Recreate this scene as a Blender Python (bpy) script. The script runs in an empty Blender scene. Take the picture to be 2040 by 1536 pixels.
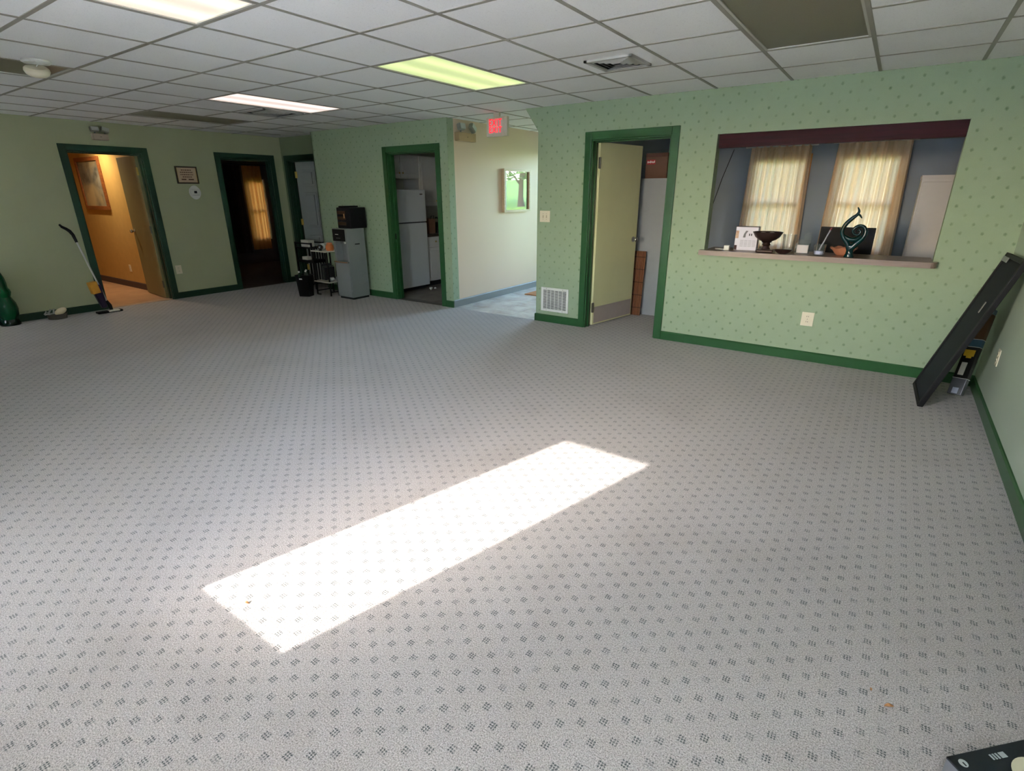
import bpy, bmesh, math, random
from mathutils import Vector, Matrix
random.seed(7)
scene = bpy.context.scene
COL = scene.collection
PI = math.pi

# ------------------------------------------------------------------ camera
cd = bpy.data.cameras.new('camera')
cam = bpy.data.objects.new('camera', cd)
COL.objects.link(cam)
cd.sensor_width = 36.0
cd.sensor_fit = 'HORIZONTAL'
cd.lens = 1045.39 / 2040.0 * 36.0
cd.clip_start = 0.02
cd.clip_end = 200
YAW, PITCH, ROLL = math.radians(35.0156), math.radians(-20.1517), math.radians(0.1873)
Rm = (Matrix.Rotation(YAW, 3, 'Z') @ Matrix.Rotation(PITCH, 3, 'X') @ Matrix.Rotation(ROLL, 3, 'Y'))
rt, fw, up = Rm @ Vector((1, 0, 0)), Rm @ Vector((0, 1, 0)), Rm @ Vector((0, 0, 1))
M4 = Matrix.Identity(4)
for i in range(3):
    M4[i][0], M4[i][1], M4[i][2] = rt[i], up[i], -fw[i]
M4[0][3], M4[1][3], M4[2][3] = 2.7608, -2.4111, 1.4823
cam.matrix_world = M4
scene.camera = cam

# ------------------------------------------------------------------ world, sun, exposure
SKY = 3.0
w = bpy.data.worlds.new('world')
scene.world = w
w.use_nodes = True
wb = w.node_tree.nodes['Background']
sk = w.node_tree.nodes.new('ShaderNodeTexSky')
sk.sky_type = 'NISHITA'
sk.sun_disc = False
sk.sun_elevation = math.atan(0.599)
sk.sun_rotation = math.radians(195.3)
w.node_tree.links.new(sk.outputs[0], wb.inputs['Color'])
wb.inputs['Strength'].default_value = SKY
SUN_TAN = 0.599
sd = bpy.data.lights.new('sun', 'SUN')
sun = bpy.data.objects.new('sun', sd)
COL.objects.link(sun)
sd.energy = 7.5
sd.angle = math.radians(0.53)
sd.color = (1.0, 0.94, 0.88)
hd = Vector((0.2733, 1.0, 0)).normalized()
sdir = Vector((hd.x, hd.y, -SUN_TAN)).normalized()
sun.rotation_euler = sdir.to_track_quat('-Z', 'Y').to_euler()
sun.location = (-4, -14, 9)
scene.view_settings.view_transform = 'Standard'
scene.view_settings.look = 'None'
scene.view_settings.gamma = 1.0
scene.view_settings.use_curve_mapping = False
scene.view_settings.exposure = 0.90

# ------------------------------------------------------------------ room constants
XL, XR = -5.895, 3.525          # left / right wall faces
YF, YB = 3.0, -2.9              # front (green wallpaper) / back wall faces
H = 2.353                       # ceiling height
S = 0.6096                      # ceiling grid module
T = 0.12                        # wall thickness
DH = 2.0                        # door opening height
CW = 0.075                      # casing width
YR = 3.23                       # recess back wall
XE = -4.72                      # left end of the wallpapered wall
XH0, XH1 = -2.0, -0.665         # hallway opening
YH = 5.9                        # hallway end wall
YO = 5.6                        # office far wall


def lin(c):
    return tuple(((v / 255.0) / 12.92 if v / 255.0 <= 0.04045 else ((v / 255.0 + 0.055) / 1.055) ** 2.4) for v in c)


# ------------------------------------------------------------------ node helpers
class NT:
    def __init__(s, m):
        s.t = m.node_tree
        s.n = s.t.nodes
        s.l = s.t.links

    def node(s, kind, **kw):
        nd = s.n.new(kind)
        for k, v in kw.items():
            setattr(nd, k, v)
        return nd

    def set(s, sock, v):
        if isinstance(v, bpy.types.NodeSocket):
            s.l.new(v, sock)
        elif v is not None:
            sock.default_value = v

    def m(s, op, a, b=None, c=None):
        nd = s.node('ShaderNodeMath', operation=op)
        s.set(nd.inputs[0], a)
        s.set(nd.inputs[1], b)
        s.set(nd.inputs[2], c)
        return nd.outputs[0]

    def mix(s, f, a, b):
        nd = s.node('ShaderNodeMix', data_type='RGBA')
        s.set(nd.inputs[0], f)
        for sock, v in ((nd.inputs[6], a), (nd.inputs[7], b)):
            if isinstance(v, tuple):
                v = (v[0], v[1], v[2], 1)
            s.set(sock, v)
        return nd.outputs[2]

    def noise(s, vec, scale, detail=2, rough=0.5):
        nd = s.node('ShaderNodeTexNoise')
        s.l.new(vec, nd.inputs['Vector'])
        nd.inputs['Scale'].default_value = scale
        nd.inputs['Detail'].default_value = detail
        nd.inputs['Roughness'].default_value = rough
        return nd.outputs['Fac']

    def ramp(s, v, lo, hi):
        nd = s.node('ShaderNodeMapRange')
        s.set(nd.inputs['Value'], v)
        nd.inputs['From Min'].default_value = lo
        nd.inputs['From Max'].default_value = hi
        return nd.outputs[0]

    def pos(s):
        return s.node('ShaderNodeNewGeometry').outputs['Position']

    def objc(s):
        return s.node('ShaderNodeTexCoord').outputs['Object']

    def sep(s, v):
        nd = s.node('ShaderNodeSeparateXYZ')
        s.l.new(v, nd.inputs[0])
        return nd.outputs

    def bump(s, h, strength, dist=0.002):
        nd = s.node('ShaderNodeBump')
        nd.inputs['Strength'].default_value = strength
        nd.inputs['Distance'].default_value = dist
        s.l.new(h, nd.inputs['Height'])
        s.l.new(nd.outputs[0], s.n['Principled BSDF'].inputs['Normal'])


MATS = {}


def mat(name, rgb, rough=0.6, metal=0.0, var=0.06, vscale=18.0, emit=None, es=0.0, coat=0.0, trans=0.0, ior=1.45, spec=None, bump=0.0, bscale=120.0):
    if name in MATS:
        return MATS[name]
    m = bpy.data.materials.new(name)
    m.use_nodes = True
    N = NT(m)
    p = N.n['Principled BSDF']
    c = lin(rgb)
    if var > 0:
        f = N.noise(N.objc(), vscale, 3)
        lo = tuple(v * (1 - var) for v in c)
        hi = tuple(min(1, v * (1 + var)) for v in c)
        N.l.new(N.mix(f, lo, hi), p.inputs['Base Color'])
    else:
        p.inputs['Base Color'].default_value = (*c, 1)
    p.inputs['Roughness'].default_value = rough
    p.inputs['Metallic'].default_value = metal
    p.inputs['IOR'].default_value = ior
    if spec is not None:
        p.inputs['Specular IOR Level'].default_value = spec
    if coat:
        p.inputs['Coat Weight'].default_value = coat
    if trans:
        p.inputs['Transmission Weight'].default_value = trans
    if emit:
        p.inputs['Emission Color'].default_value = (*lin(emit), 1)
        p.inputs['Emission Strength'].default_value = es
    if bump:
        N.bump(N.noise(N.objc(), bscale, 3), bump)
    MATS[name] = m
    return m


def lattice(N, a, b, pa, pb, a0, b0):
    """offsets to the nearest point of a staggered lattice, in metres (two candidates -> nearest)"""
    out = []
    for sh in (0.0, 0.5):
        u = N.m('ADD', N.m('DIVIDE', N.m('SUBTRACT', a, a0), pa), 0.5 + sh)
        v = N.m('ADD', N.m('DIVIDE', N.m('SUBTRACT', b, b0), pb), 0.5 + sh)
        du = N.m('MULTIPLY', N.m('SUBTRACT', N.m('FRACT', u), 0.5), pa)
        dv = N.m('MULTIPLY', N.m('SUBTRACT', N.m('FRACT', v), 0.5), pb)
        out.append((du, dv))
    return out


def mat_wallpaper():
    m = bpy.data.materials.new('green_wallpaper')
    m.use_nodes = True
    N = NT(m)
    P = N.pos()
    x, y, z = N.sep(P)
    hor = N.m('ADD', x, y)          # walls run along x or y
    mask = None
    wob = N.m('MULTIPLY', N.m('SUBTRACT', N.noise(P, 130, 2), 0.5), 0.016)
    for du, dv in lattice(N, N.m('SUBTRACT', hor, 3.0), z, 0.131, 0.131, 1.283, 0.067):
        d = N.m('ADD', N.m('SQRT', N.m('ADD', N.m('MULTIPLY', du, du), N.m('MULTIPLY', N.m('MULTIPLY', dv, dv), 0.75))), wob)
        k = N.ramp(d, 0.0135, 0.005)
        mask = k if mask is None else N.m('MAXIMUM', mask, k)
    blot = N.noise(P, 9, 4, 0.6)
    fine = N.noise(P, 260, 2)
    base = N.mix(blot, lin((146, 163, 133)), lin((158, 174, 144)))
    base = N.mix(N.m('MULTIPLY', N.ramp(fine, 0.45, 0.75), 0.25), base, lin((118, 146, 114)))
    fade = N.m('MULTIPLY', mask, N.ramp(N.noise(P, 14.0, 2), 0.25, 0.7))
    N.l.new(N.mix(N.m('MULTIPLY', fade, 0.8), base, lin((84, 114, 80))), N.n['Principled BSDF'].inputs['Base Color'])
    N.n['Principled BSDF'].inputs['Roughness'].default_value = 0.62
    N.n['Principled BSDF'].inputs['Specular IOR Level'].default_value = 0.3
    N.bump(fine, 0.15, 0.001)
    return m


def mat_carpet():
    m = bpy.data.materials.new('patterned_carpet')
    m.use_nodes = True
    N = NT(m)
    P = N.pos()
    x, y, z = N.sep(P)
    mask = None
    wob = N.m('MULTIPLY', N.m('SUBTRACT', N.noise(P, 150, 2), 0.5), 0.006)
    for du, dv in lattice(N, N.m('ADD', x, wob), N.m('ADD', y, wob), 0.105, 0.08, 3.071, -0.775):
        r = N.m('MAXIMUM', N.m('ABSOLUTE', du), N.m('ABSOLUTE', dv))
        inside = N.ramp(r, 0.0125, 0.0105)
        # three by three tufts
        tu = N.m('COSINE', N.m('MULTIPLY', du, 2 * PI / 0.0082))
        tv = N.m('COSINE', N.m('MULTIPLY', dv, 2 * PI / 0.0082))
        tuft = N.ramp(N.m('ADD', tu, tv), -0.15, 0.75)
        k = N.m('MULTIPLY', inside, tuft)
        mask = k if mask is None else N.m('MAXIMUM', mask, k)
    f1 = N.noise(P, 240, 2, 0.75)
    f2 = N.noise(P, 120, 3, 0.6)
    big = N.noise(P, 1.3, 4, 0.6)
    base = N.mix(N.ramp(f1, 0.30, 0.70), lin((104, 99, 95)), lin((226, 220, 214)))
    base = N.mix(N.m('MULTIPLY', N.ramp(f2, 0.35, 0.7), 0.3), base, lin((176, 158, 156)))
    base = N.mix(N.m('MULTIPLY', N.ramp(big, 0.50, 0.78), 0.22), base, lin((128, 112, 100)))
    worn = N.m('MULTIPLY', mask, N.ramp(N.noise(P, 22, 2), 0.22, 0.5))
    N.l.new(N.mix(N.m('MULTIPLY', worn, 0.82), base, lin((50, 64, 66))), N.n['Principled BSDF'].inputs['Base Color'])
    N.n['Principled BSDF'].inputs['Roughness'].default_value = 0.95
    N.n['Principled BSDF'].inputs['Specular IOR Level'].default_value = 0.1
    N.n['Principled BSDF'].inputs['Sheen Weight'].default_value = 0.15
    N.bump(f1, 0.6, 0.004)
    return m


def mat_thin_glass(name, tint=(255, 255, 255), refl=1.0, body=0.0, bodycol=(200, 220, 215)):
    m = bpy.data.materials.new(name)
    m.use_nodes = True
    N = NT(m)
    for nd in list(N.n):
        if nd.type == 'BSDF_PRINCIPLED':
            N.n.remove(nd)
    out = N.n['Material Output']
    tr = N.node('ShaderNodeBsdfTransparent')
    tr.inputs[0].default_value = (*lin(tint), 1)
    gl = N.node('ShaderNodeBsdfGlossy')
    gl.inputs['Roughness'].default_value = 0.02
    fr = N.node('ShaderNodeFresnel')
    fr.inputs[0].default_value = 1.5
    mx = N.node('ShaderNodeMixShader')
    N.l.new(N.m('MULTIPLY', fr.outputs[0], refl), mx.inputs[0])
    N.l.new(tr.outputs[0], mx.inputs[1])
    N.l.new(gl.outputs[0], mx.inputs[2])
    last = mx
    if body:
        df = N.node('ShaderNodeBsdfDiffuse')
        df.inputs[0].default_value = (*lin(bodycol), 1)
        m2 = N.node('ShaderNodeMixShader')
        m2.inputs[0].default_value = body
        N.l.new(mx.outputs[0], m2.inputs[1])
        N.l.new(df.outputs[0], m2.inputs[2])
        last = m2
    N.l.new(last.outputs[0], out.inputs[0])
    return m


def mat_cloth(name, rgb, translucency=0.5, var=0.12):
    m = bpy.data.materials.new(name)
    m.use_nodes = True
    N = NT(m)
    for nd in list(N.n):
        if nd.type == 'BSDF_PRINCIPLED':
            N.n.remove(nd)
    f = N.noise(N.objc(), 60, 3)
    c = lin(rgb)
    colr = N.mix(f, tuple(v * (1 - var) for v in c), tuple(min(1, v * (1 + var)) for v in c))
    df = N.node('ShaderNodeBsdfDiffuse')
    tl = N.node('ShaderNodeBsdfTranslucent')
    mx = N.node('ShaderNodeMixShader')
    mx.inputs[0].default_value = translucency
    N.l.new(colr, df.inputs[0])
    N.l.new(colr, tl.inputs[0])
    N.l.new(df.outputs[0], mx.inputs[1])
    N.l.new(tl.outputs[0], mx.inputs[2])
    N.l.new(mx.outputs[0], N.n['Material Output'].inputs[0])
    return m


def mat_wood(name, a, b, rough=0.45, axis=0, scale=6.0, spec=0.5):
    m = bpy.data.materials.new(name)
    m.use_nodes = True
    N = NT(m)
    mp = N.node('ShaderNodeMapping')
    sc = [40, 40, 40]
    sc[axis] = 2.5
    mp.inputs['Scale'].default_value = sc
    N.l.new(N.objc(), mp.inputs[0])
    f = N.noise(mp.outputs[0], scale / 6.0, 4, 0.6)
    N.l.new(N.mix(N.ramp(f, 0.3, 0.7), lin(a), lin(b)), N.n['Principled BSDF'].inputs['Base Color'])
    N.n['Principled BSDF'].inputs['Roughness'].default_value = rough
    N.n['Principled BSDF'].inputs['Specular IOR Level'].default_value = spec
    return m


def mat_ceiling_tile():
    m = bpy.data.materials.new('acoustic_tile')
    m.use_nodes = True
    N = NT(m)
    P = N.pos()
    f = N.noise(P, 140, 3, 0.7)
    h = N.noise(P, 55, 2, 0.5)
    big = N.noise(P, 2.0, 2)
    c = N.mix(N.ramp(f, 0.25, 0.45), lin((226, 224, 223)), lin((248, 247, 246)))
    c = N.mix(N.m('MULTIPLY', N.ramp(h, 0.68, 0.78), 0.4), c, lin((196, 194, 192)))
    c = N.mix(N.m('MULTIPLY', big, 0.15), c, lin((226, 222, 220)))
    N.l.new(c, N.n['Principled BSDF'].inputs['Base Color'])
    N.n['Principled BSDF'].inputs['Roughness'].default_value = 0.9
    N.n['Principled BSDF'].inputs['Specular IOR Level'].default_value = 0.15
    N.bump(f, 0.3, 0.003)
    return m


def mat_lamp(name, rgb, strength):
    """glowing prismatic diffuser, brighter along its two tubes (object x across, y along)"""
    m = bpy.data.materials.new(name)
    m.use_nodes = True
    N = NT(m)
    x, y, z = N.sep(N.objc())
    k = None
    for x0 in (-0.14, 0.14):
        d = N.m('DIVIDE', N.m('SUBTRACT', x, x0), 0.075)
        g = N.m('POWER', 2.718, N.m('MULTIPLY', N.m('MULTIPLY', d, d), -1.0))
        k = g if k is None else N.m('ADD', k, g)
    s = N.m('MULTIPLY', N.m('ADD', N.m('MULTIPLY', k, 0.45), 0.68), strength)
    p = N.n['Principled BSDF']
    p.inputs['Base Color'].default_value = (*lin((200, 200, 190)), 1)
    p.inputs['Emission Color'].default_value = (*lin(rgb), 1)
    N.l.new(s, p.inputs['Emission Strength'])
    p.inputs['Roughness'].default_value = 0.4
    return m


def mat_picture(name, cols, scale=7.0, rough=0.35):
    """soft painted print made of noise patches"""
    m = bpy.data.materials.new(name)
    m.use_nodes = True
    N = NT(m)
    o = N.objc()
    f = N.noise(o, scale, 5, 0.6)
    g = N.noise(o, scale * 0.35, 3, 0.5)
    c = N.mix(N.ramp(f, 0.35, 0.65), lin(cols[0]), lin(cols[1]))
    c = N.mix(N.ramp(g, 0.45, 0.62), c, lin(cols[2]))
    N.l.new(c, N.n['Principled BSDF'].inputs['Base Color'])
    N.n['Principled BSDF'].inputs['Roughness'].default_value = rough
    return m


def mat_floor_vinyl(name, a, b, rough=0.35):
    m = bpy.data.materials.new(name)
    m.use_nodes = True
    N = NT(m)
    P = N.pos()
    f = N.noise(P, 3.5, 5, 0.65)
    N.l.new(N.mix(N.ramp(f, 0.35, 0.65), lin(a), lin(b)), N.n['Principled BSDF'].inputs['Base Color'])
    N.n['Principled BSDF'].inputs['Roughness'].default_value = rough
    return m


# ------------------------------------------------------------------ mesh helpers
class MB:
    def __init__(s):
        s.bm = bmesh.new()

    def box(s, x0, x1, y0, y1, z0, z1, rot=None, about=None):
        r = bmesh.ops.create_cube(s.bm, size=1.0)
        mt = Matrix.Translation(((x0 + x1) / 2, (y0 + y1) / 2, (z0 + z1) / 2)) @ Matrix.Diagonal((abs(x1 - x0), abs(y1 - y0), abs(z1 - z0), 1))
        bmesh.ops.transform(s.bm, matrix=mt, verts=r['verts'])
        if rot is not None:
            bmesh.ops.transform(s.bm, matrix=Matrix.Translation(about) @ rot.to_4x4() @ Matrix.Translation(-Vector(about)), verts=r['verts'])
        return s

    def taper(s, w0, d0, w1, d1, z0, z1):
        v = []
        for ww, dd, z in ((w0, d0, z0), (w1, d1, z1)):
            v.append([s.bm.verts.new((sx * ww / 2, sy * dd / 2, z)) for sx, sy in ((-1, -1), (1, -1), (1, 1), (-1, 1))])
        s.bm.faces.new(v[0][::-1])
        s.bm.faces.new(v[1])
        for i in range(4):
            s.bm.faces.new((v[0][i], v[0][(i + 1) % 4], v[1][(i + 1) % 4], v[1][i]))
        return s

    def cyl(s, a, b, r0, r1=None, seg=16, caps=True):
        a, b = Vector(a), Vector(b)
        r1 = r0 if r1 is None else r1
        d = b - a
        q = d.to_track_quat('Z', 'Y').to_matrix().to_4x4()
        r = bmesh.ops.create_cone(s.bm, cap_ends=caps, segments=seg, radius1=r0, radius2=r1, depth=d.length)
        bmesh.ops.transform(s.bm, matrix=Matrix.Translation((a + b) / 2) @ q, verts=r['verts'])
        return s

    def lathe(s, prof, seg=24, c=(0, 0, 0), close=False, sx=1.0, sy=1.0):
        rings = []
        for r, z in prof:
            if r < 1e-5:
                rings.append([s.bm.verts.new((c[0], c[1], c[2] + z))])
            else:
                rings.append([s.bm.verts.new((c[0] + sx * r * math.cos(2 * PI * i / seg), c[1] + sy * r * math.sin(2 * PI * i / seg), c[2] + z)) for i in range(seg)])
        for A, B in zip(rings, rings[1:]):
            for i in range(seg):
                j = (i + 1) % seg
                if len(A) == 1 and len(B) == 1:
                    continue
                if len(A) == 1:
                    s.bm.faces.new((A[0], B[j], B[i]))
                elif len(B) == 1:
                    s.bm.faces.new((A[i], A[j], B[0]))
                else:
                    s.bm.faces.new((A[i], A[j], B[j], B[i]))
        return s

    def tube(s, pts, rad, seg=10, ref=(0, 1, 0)):
        pts = [Vector(p) for p in pts]
        if not isinstance(rad, (list, tuple)):
            rad = [rad] * len(pts)
        rings = []
        for i, p in enumerate(pts):
            d = (pts[min(i + 1, len(pts) - 1)] - pts[max(i - 1, 0)]).normalized()
            rf = Vector(ref)
            if abs(d.dot(rf)) > 0.95:
                rf = Vector((1, 0, 0.01))
            a = d.cross(rf).normalized()
            b = d.cross(a).normalized()
            rings.append([s.bm.verts.new(p + rad[i] * (a * math.cos(2 * PI * k / seg) + b * math.sin(2 * PI * k / seg))) for k in range(seg)])
        for A, B in zip(rings, rings[1:]):
            for k in range(seg):
                j = (k + 1) % seg
                s.bm.faces.new((A[k], A[j], B[j], B[k]))
        s.bm.faces.new(rings[0][::-1])
        s.bm.faces.new(rings[-1])
        return s

    def prism(s, poly, axis, a0, a1):
        """poly in the two other axes (in x,y,z order), extruded along axis from a0 to a1"""
        def P(u, v, t):
            return {0: (t, u, v), 1: (u, t, v), 2: (u, v, t)}[axis]
        A = [s.bm.verts.new(P(u, v, a0)) for u, v in poly]
        B = [s.bm.verts.new(P(u, v, a1)) for u, v in poly]
        n = len(poly)
        s.bm.faces.new(A)
        s.bm.faces.new(B[::-1])
        for i in range(n):
            s.bm.faces.new((A[i], B[i], B[(i + 1) % n], A[(i + 1) % n]))
        return s

    def sphere(s, c, r, sc=(1, 1, 1), seg=16, rings=10):
        q = bmesh.ops.create_uvsphere(s.bm, u_segments=seg, v_segments=rings, radius=r)
        bmesh.ops.transform(s.bm, matrix=Matrix.Translation(c) @ Matrix.Diagonal((*sc, 1)), verts=q['verts'])
        return s

    def build(s, name, m, parent=None, bevel=0.0, smooth=False, bseg=2):
        bmesh.ops.recalc_face_normals(s.bm, faces=s.bm.faces[:])
        if bevel:
            bmesh.ops.bevel(s.bm, geom=[e for e in s.bm.edges if len(e.link_faces) == 2 and e.calc_face_angle(0) > 0.6], offset=bevel, segments=bseg, affect='EDGES', profile=0.5, clamp_overlap=True)
        me = bpy.data.meshes.new(name)
        s.bm.to_mesh(me)
        s.bm.free()
        if m:
            me.materials.append(m)
        if smooth:
            for p in me.polygons:
                p.use_smooth = True
            me.set_sharp_from_angle(angle=math.radians(40))
        o = bpy.data.objects.new(name, me)
        COL.objects.link(o)
        if parent is not None:
            o.parent = parent
        return o


def thing(name, label, cat, loc=(0, 0, 0), rz=0.0, group=None):
    o = bpy.data.objects.new(name, None)
    o.empty_display_size = 0.05
    COL.objects.link(o)
    o.location = loc
    o.rotation_euler = (0, 0, rz)
    return tag(o, label, cat, group)


def tag(o, label, cat, group=None, kind=None):
    o['label'] = label
    o['category'] = cat
    if group:
        o['group'] = group
    if kind:
        o['kind'] = kind
    return o


def struct(o, label=None, cat=None):
    o['kind'] = 'structure'
    if label:
        o['label'] = label
    if cat:
        o['category'] = cat
    return o


def clone(o, parent, loc=None):
    c = o.copy()
    COL.objects.link(c)
    c.parent = parent
    if loc is not None:
        c.location = loc
    return c


def text_part(name, body, size, m, parent, loc, rot, depth=0.002, sx=1.0, sy=1.0, bold=0.0):
    cu = bpy.data.curves.new(name, 'FONT')
    cu.body = body
    cu.size = size
    cu.extrude = depth
    cu.offset = bold
    cu.space_character = 1.0 + bold * 180
    cu.align_x = 'CENTER'
    cu.align_y = 'CENTER'
    tmp = bpy.data.objects.new('tmp', cu)
    COL.objects.link(tmp)
    bpy.context.view_layer.update()
    me = bpy.data.meshes.new_from_object(tmp)
    bpy.data.objects.remove(tmp)
    me.materials.clear()
    me.materials.append(m)
    o = bpy.data.objects.new(name, me)
    COL.objects.link(o)
    o.parent = parent
    o.location = loc
    o.rotation_euler = rot
    o.scale = (sx, sy, 1)
    return o


# ------------------------------------------------------------------ materials
WALLP = mat_wallpaper()
CARPET = mat_carpet()
TILE = mat_ceiling_tile()
M_LEFT = mat('sage_paint', (178, 182, 146), 0.6, var=0.05, vscale=4, spec=0.3)
M_RIGHT = mat('pale_sage_paint', (172, 184, 164), 0.4, var=0.05, vscale=3)
M_TRIM = mat('dark_green_gloss', (40, 84, 46), 0.28, var=0.1)
M_TRIM_L = mat('deep_green_gloss', (28, 62, 46), 0.35, var=0.1)
M_TBAR = mat('ceiling_grid_metal', (156, 151, 140), 0.5, var=0.05)
M_WHITEW = mat('white_wall_paint', (218, 196, 172), 0.45, var=0.02, vscale=3)
M_BLUE = mat('slate_blue_paint', (148, 160, 174), 0.6, var=0.05, vscale=5)
M_OCHRE = mat('ochre_wall_paint', (196, 160, 96), 0.5, var=0.12, vscale=9)
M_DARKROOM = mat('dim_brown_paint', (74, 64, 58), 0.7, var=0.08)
M_CREAM = mat('cream_wall_paint', (190, 186, 172), 0.6, var=0.05)
M_GREYBASE = mat('grey_vinyl_base', (128, 132, 130), 0.4)
M_DOORG = mat('pale_green_door_paint', (226, 222, 170), 0.45, var=0.05, vscale=5)
M_DOORG2 = mat('khaki_door_paint', (128, 122, 86), 0.5, var=0.05, vscale=5)
M_DOORW = mat('shaded_white_door_paint', (132, 136, 130), 0.45, var=0.03)  # white door greyed, the shade of the recess is in its colour
M_BRASS = mat('brass', (190, 160, 90), 0.3, metal=1.0)
M_CHROME = mat('brushed_chrome', (200, 200, 200), 0.2, metal=1.0)
M_HINGE = mat('aged_hinge_metal', (110, 104, 92), 0.4, metal=0.8)
M_ALMOND = mat('almond_plastic', (226, 216, 190), 0.35, var=0.02)
M_WHITEP = mat('white_plastic', (222, 222, 216), 0.35, var=0.02)
M_BLACKP = mat('black_plastic', (16, 17, 20), 0.5, var=0.1, spec=0.2)
M_BLACKM = mat('black_metal', (18, 18, 20), 0.55, var=0.1, spec=0.3)
M_SLOT = mat('dark_slot', (24, 24, 22), 0.8, var=0)
M_GLASS = mat_thin_glass('window_glass')
M_OUT = mat('exterior_siding', (205, 200, 190), 0.8)
M_SUN_BLOCK = mat('sun_block_felt', (70, 66, 62), 0.9)

# ------------------------------------------------------------------ structure: floors
struct(MB().box(XL, XR, YB, YF, -0.1, 0).build('floor', CARPET))
struct(MB().box(-0.545, XR, YF, YO, -0.1, 0).build('floor_office', CARPET))
struct(MB().box(XL - 0.0, XE, YF, YR, -0.1, 0).build('floor_recess', CARPET))
fh = struct(MB().box(XH0, XH1, YF, YH, -0.1, -0.006).build('floor_hall', mat('tile_grout', (132, 126, 118), 0.8)))
hall_tile_m = mat_floor_vinyl('hall_floor_tile', (170, 162, 152), (212, 208, 202), 0.22)
ht = None
ts = 0.3048
for i in range(5):
    for j in range(12):
        x0 = max(XH0, XH0 + i * ts)
        x1 = min(XH1, XH0 + (i + 1) * ts)
        y0, y1 = YF + j * ts, min(YH, YF + (j + 1) * ts)
        if x1 - x0 < 0.02 or y1 - y0 < 0.02:
            continue
        MB().box(x0 + 0.002, x1 - 0.002, y0 + 0.002, y1 - 0.002, -0.008, 0.0).build('floor_tile', hall_tile_m, fh)
struct(MB().box(-4.1, XH0 - T, YF, 6.2, -0.1, -0.001).build('floor_kitchen', mat_floor_vinyl('kitchen_vinyl', (96, 84, 74), (140, 128, 116), 0.4)))
struct(MB().box(-9.8, XL, -0.4, 1.24, -0.1, 0.0).build('floor_corridor', mat_floor_vinyl('corridor_vinyl', (178, 136, 104), (196, 156, 122), 0.4)))
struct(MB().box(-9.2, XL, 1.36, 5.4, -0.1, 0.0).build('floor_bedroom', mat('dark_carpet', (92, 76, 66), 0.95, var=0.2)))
struct(MB().box(-5.9, -4.22, YR, 4.6, -0.1, 0.0).build('floor_closet', mat('closet_floor', (120, 108, 96), 0.8)))


# ------------------------------------------------------------------ structure: walls with openings
def wall_y(name, m, y0, y1, x0, x1, holes=(), z1=2.5, m_rev=None):
    """wall in an x-z plane, y0..y1 thick; holes = (xa, xb, za, zb)"""
    b = MB()
    xs = sorted({x0, x1, *[h[0] for h in holes], *[h[1] for h in holes]})
    for a, c in zip(xs, xs[1:]):
        hs = sorted([h for h in holes if h[0] <= a + 1e-6 and h[1] >= c - 1e-6], key=lambda h: h[2])
        z = -0.1
        for h in hs:
            if h[2] > z + 1e-6:
                b.box(a, c, y0, y1, z, h[2])
            z = h[3]
        if z < z1 - 1e-6:
            b.box(a, c, y0, y1, z, z1)
    return struct(b.build(name, m))


def wall_x(name, m, x0, x1, y0, y1, holes=(), z1=2.5):
    b = MB()
    ys = sorted({y0, y1, *[h[0] for h in holes], *[h[1] for h in holes]})
    for a, c in zip(ys, ys[1:]):
        hs = sorted([h for h in holes if h[0] <= a + 1e-6 and h[1] >= c - 1e-6], key=lambda h: h[2])
        z = -0.1
        for h in hs:
            if h[2] > z + 1e-6:
                b.box(x0, x1, a, c, z, h[2])
            z = h[3]
        if z < z1 - 1e-6:
            b.box(x0, x1, a, c, z, z1)
    return struct(b.build(name, m))


KD = (-3.105, -2.205)      # kitchen door opening
OD = (0.0, 0.85)           # office door opening
PT = (1.275, 3.065, 0.91, 1.98)   # pass-through
wf = wall_y('wall_front', WALLP, YF, YF + T, XE, XH0, holes=[(KD[0], KD[1], -0.1, DH)])
struct(MB().box(XE, XE + 0.02, YF, YR, -0.1, 2.5).build('wall_recess_return', WALLP))
b = MB()
wr = wall_y('wall_front_right', WALLP, YF, YF + T, XH1, XR + T, holes=[(OD[0], OD[1], -0.1, DH), PT])
struct(MB().prism([(XH1, 2.12), (XH1, 2.5), (-0.925, 2.5), (-0.835, H)], 1, YF, YF + T).build('wall_front_gusset', WALLP))
# seams of the wallpaper strips, as thin raised laps
for xs_ in (1.60, 2.47):
    MB().box(xs_, xs_ + 0.004, YF - 0.0006, YF + 0.001, 0.09, 0.9).build('wallpaper_seam', WALLP, wr)
D1, D2 = (0.26, 1.11), (2.173, 3.003)
wall_x('wall_left', M_LEFT, XL - T, XL, YB - T, YR + T, holes=[(D1[0], D1[1], -0.1, DH), (D2[0], D2[1], -0.1, DH)])
RD = (-5.755, -4.955)
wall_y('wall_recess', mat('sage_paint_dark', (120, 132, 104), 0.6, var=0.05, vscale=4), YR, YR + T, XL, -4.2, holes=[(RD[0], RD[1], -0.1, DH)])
wall_x('wall_right', M_RIGHT, XR, XR + T, YB - T, YO + T)
# back wall (behind the camera): the sunlit window and three added windows with sheer shades for fill light
WA = (0.428, 0.990, 0.753, 2.0)
HOLEA = (WA[0] - 0.06, WA[1] + 0.06, WA[2] - 0.06, WA[3] + 0.06)
WC = (-5.30, -4.70, 0.70, 2.05)
WE = (-0.35, 0.32, 0.35, 2.20)
WD = (1.35, 3.40, 1.05, 2.26)
wall_y('wall_back', M_LEFT, YB - T, YB, XL - T, XR + T, holes=[HOLEA, WC, WD, WE])
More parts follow.
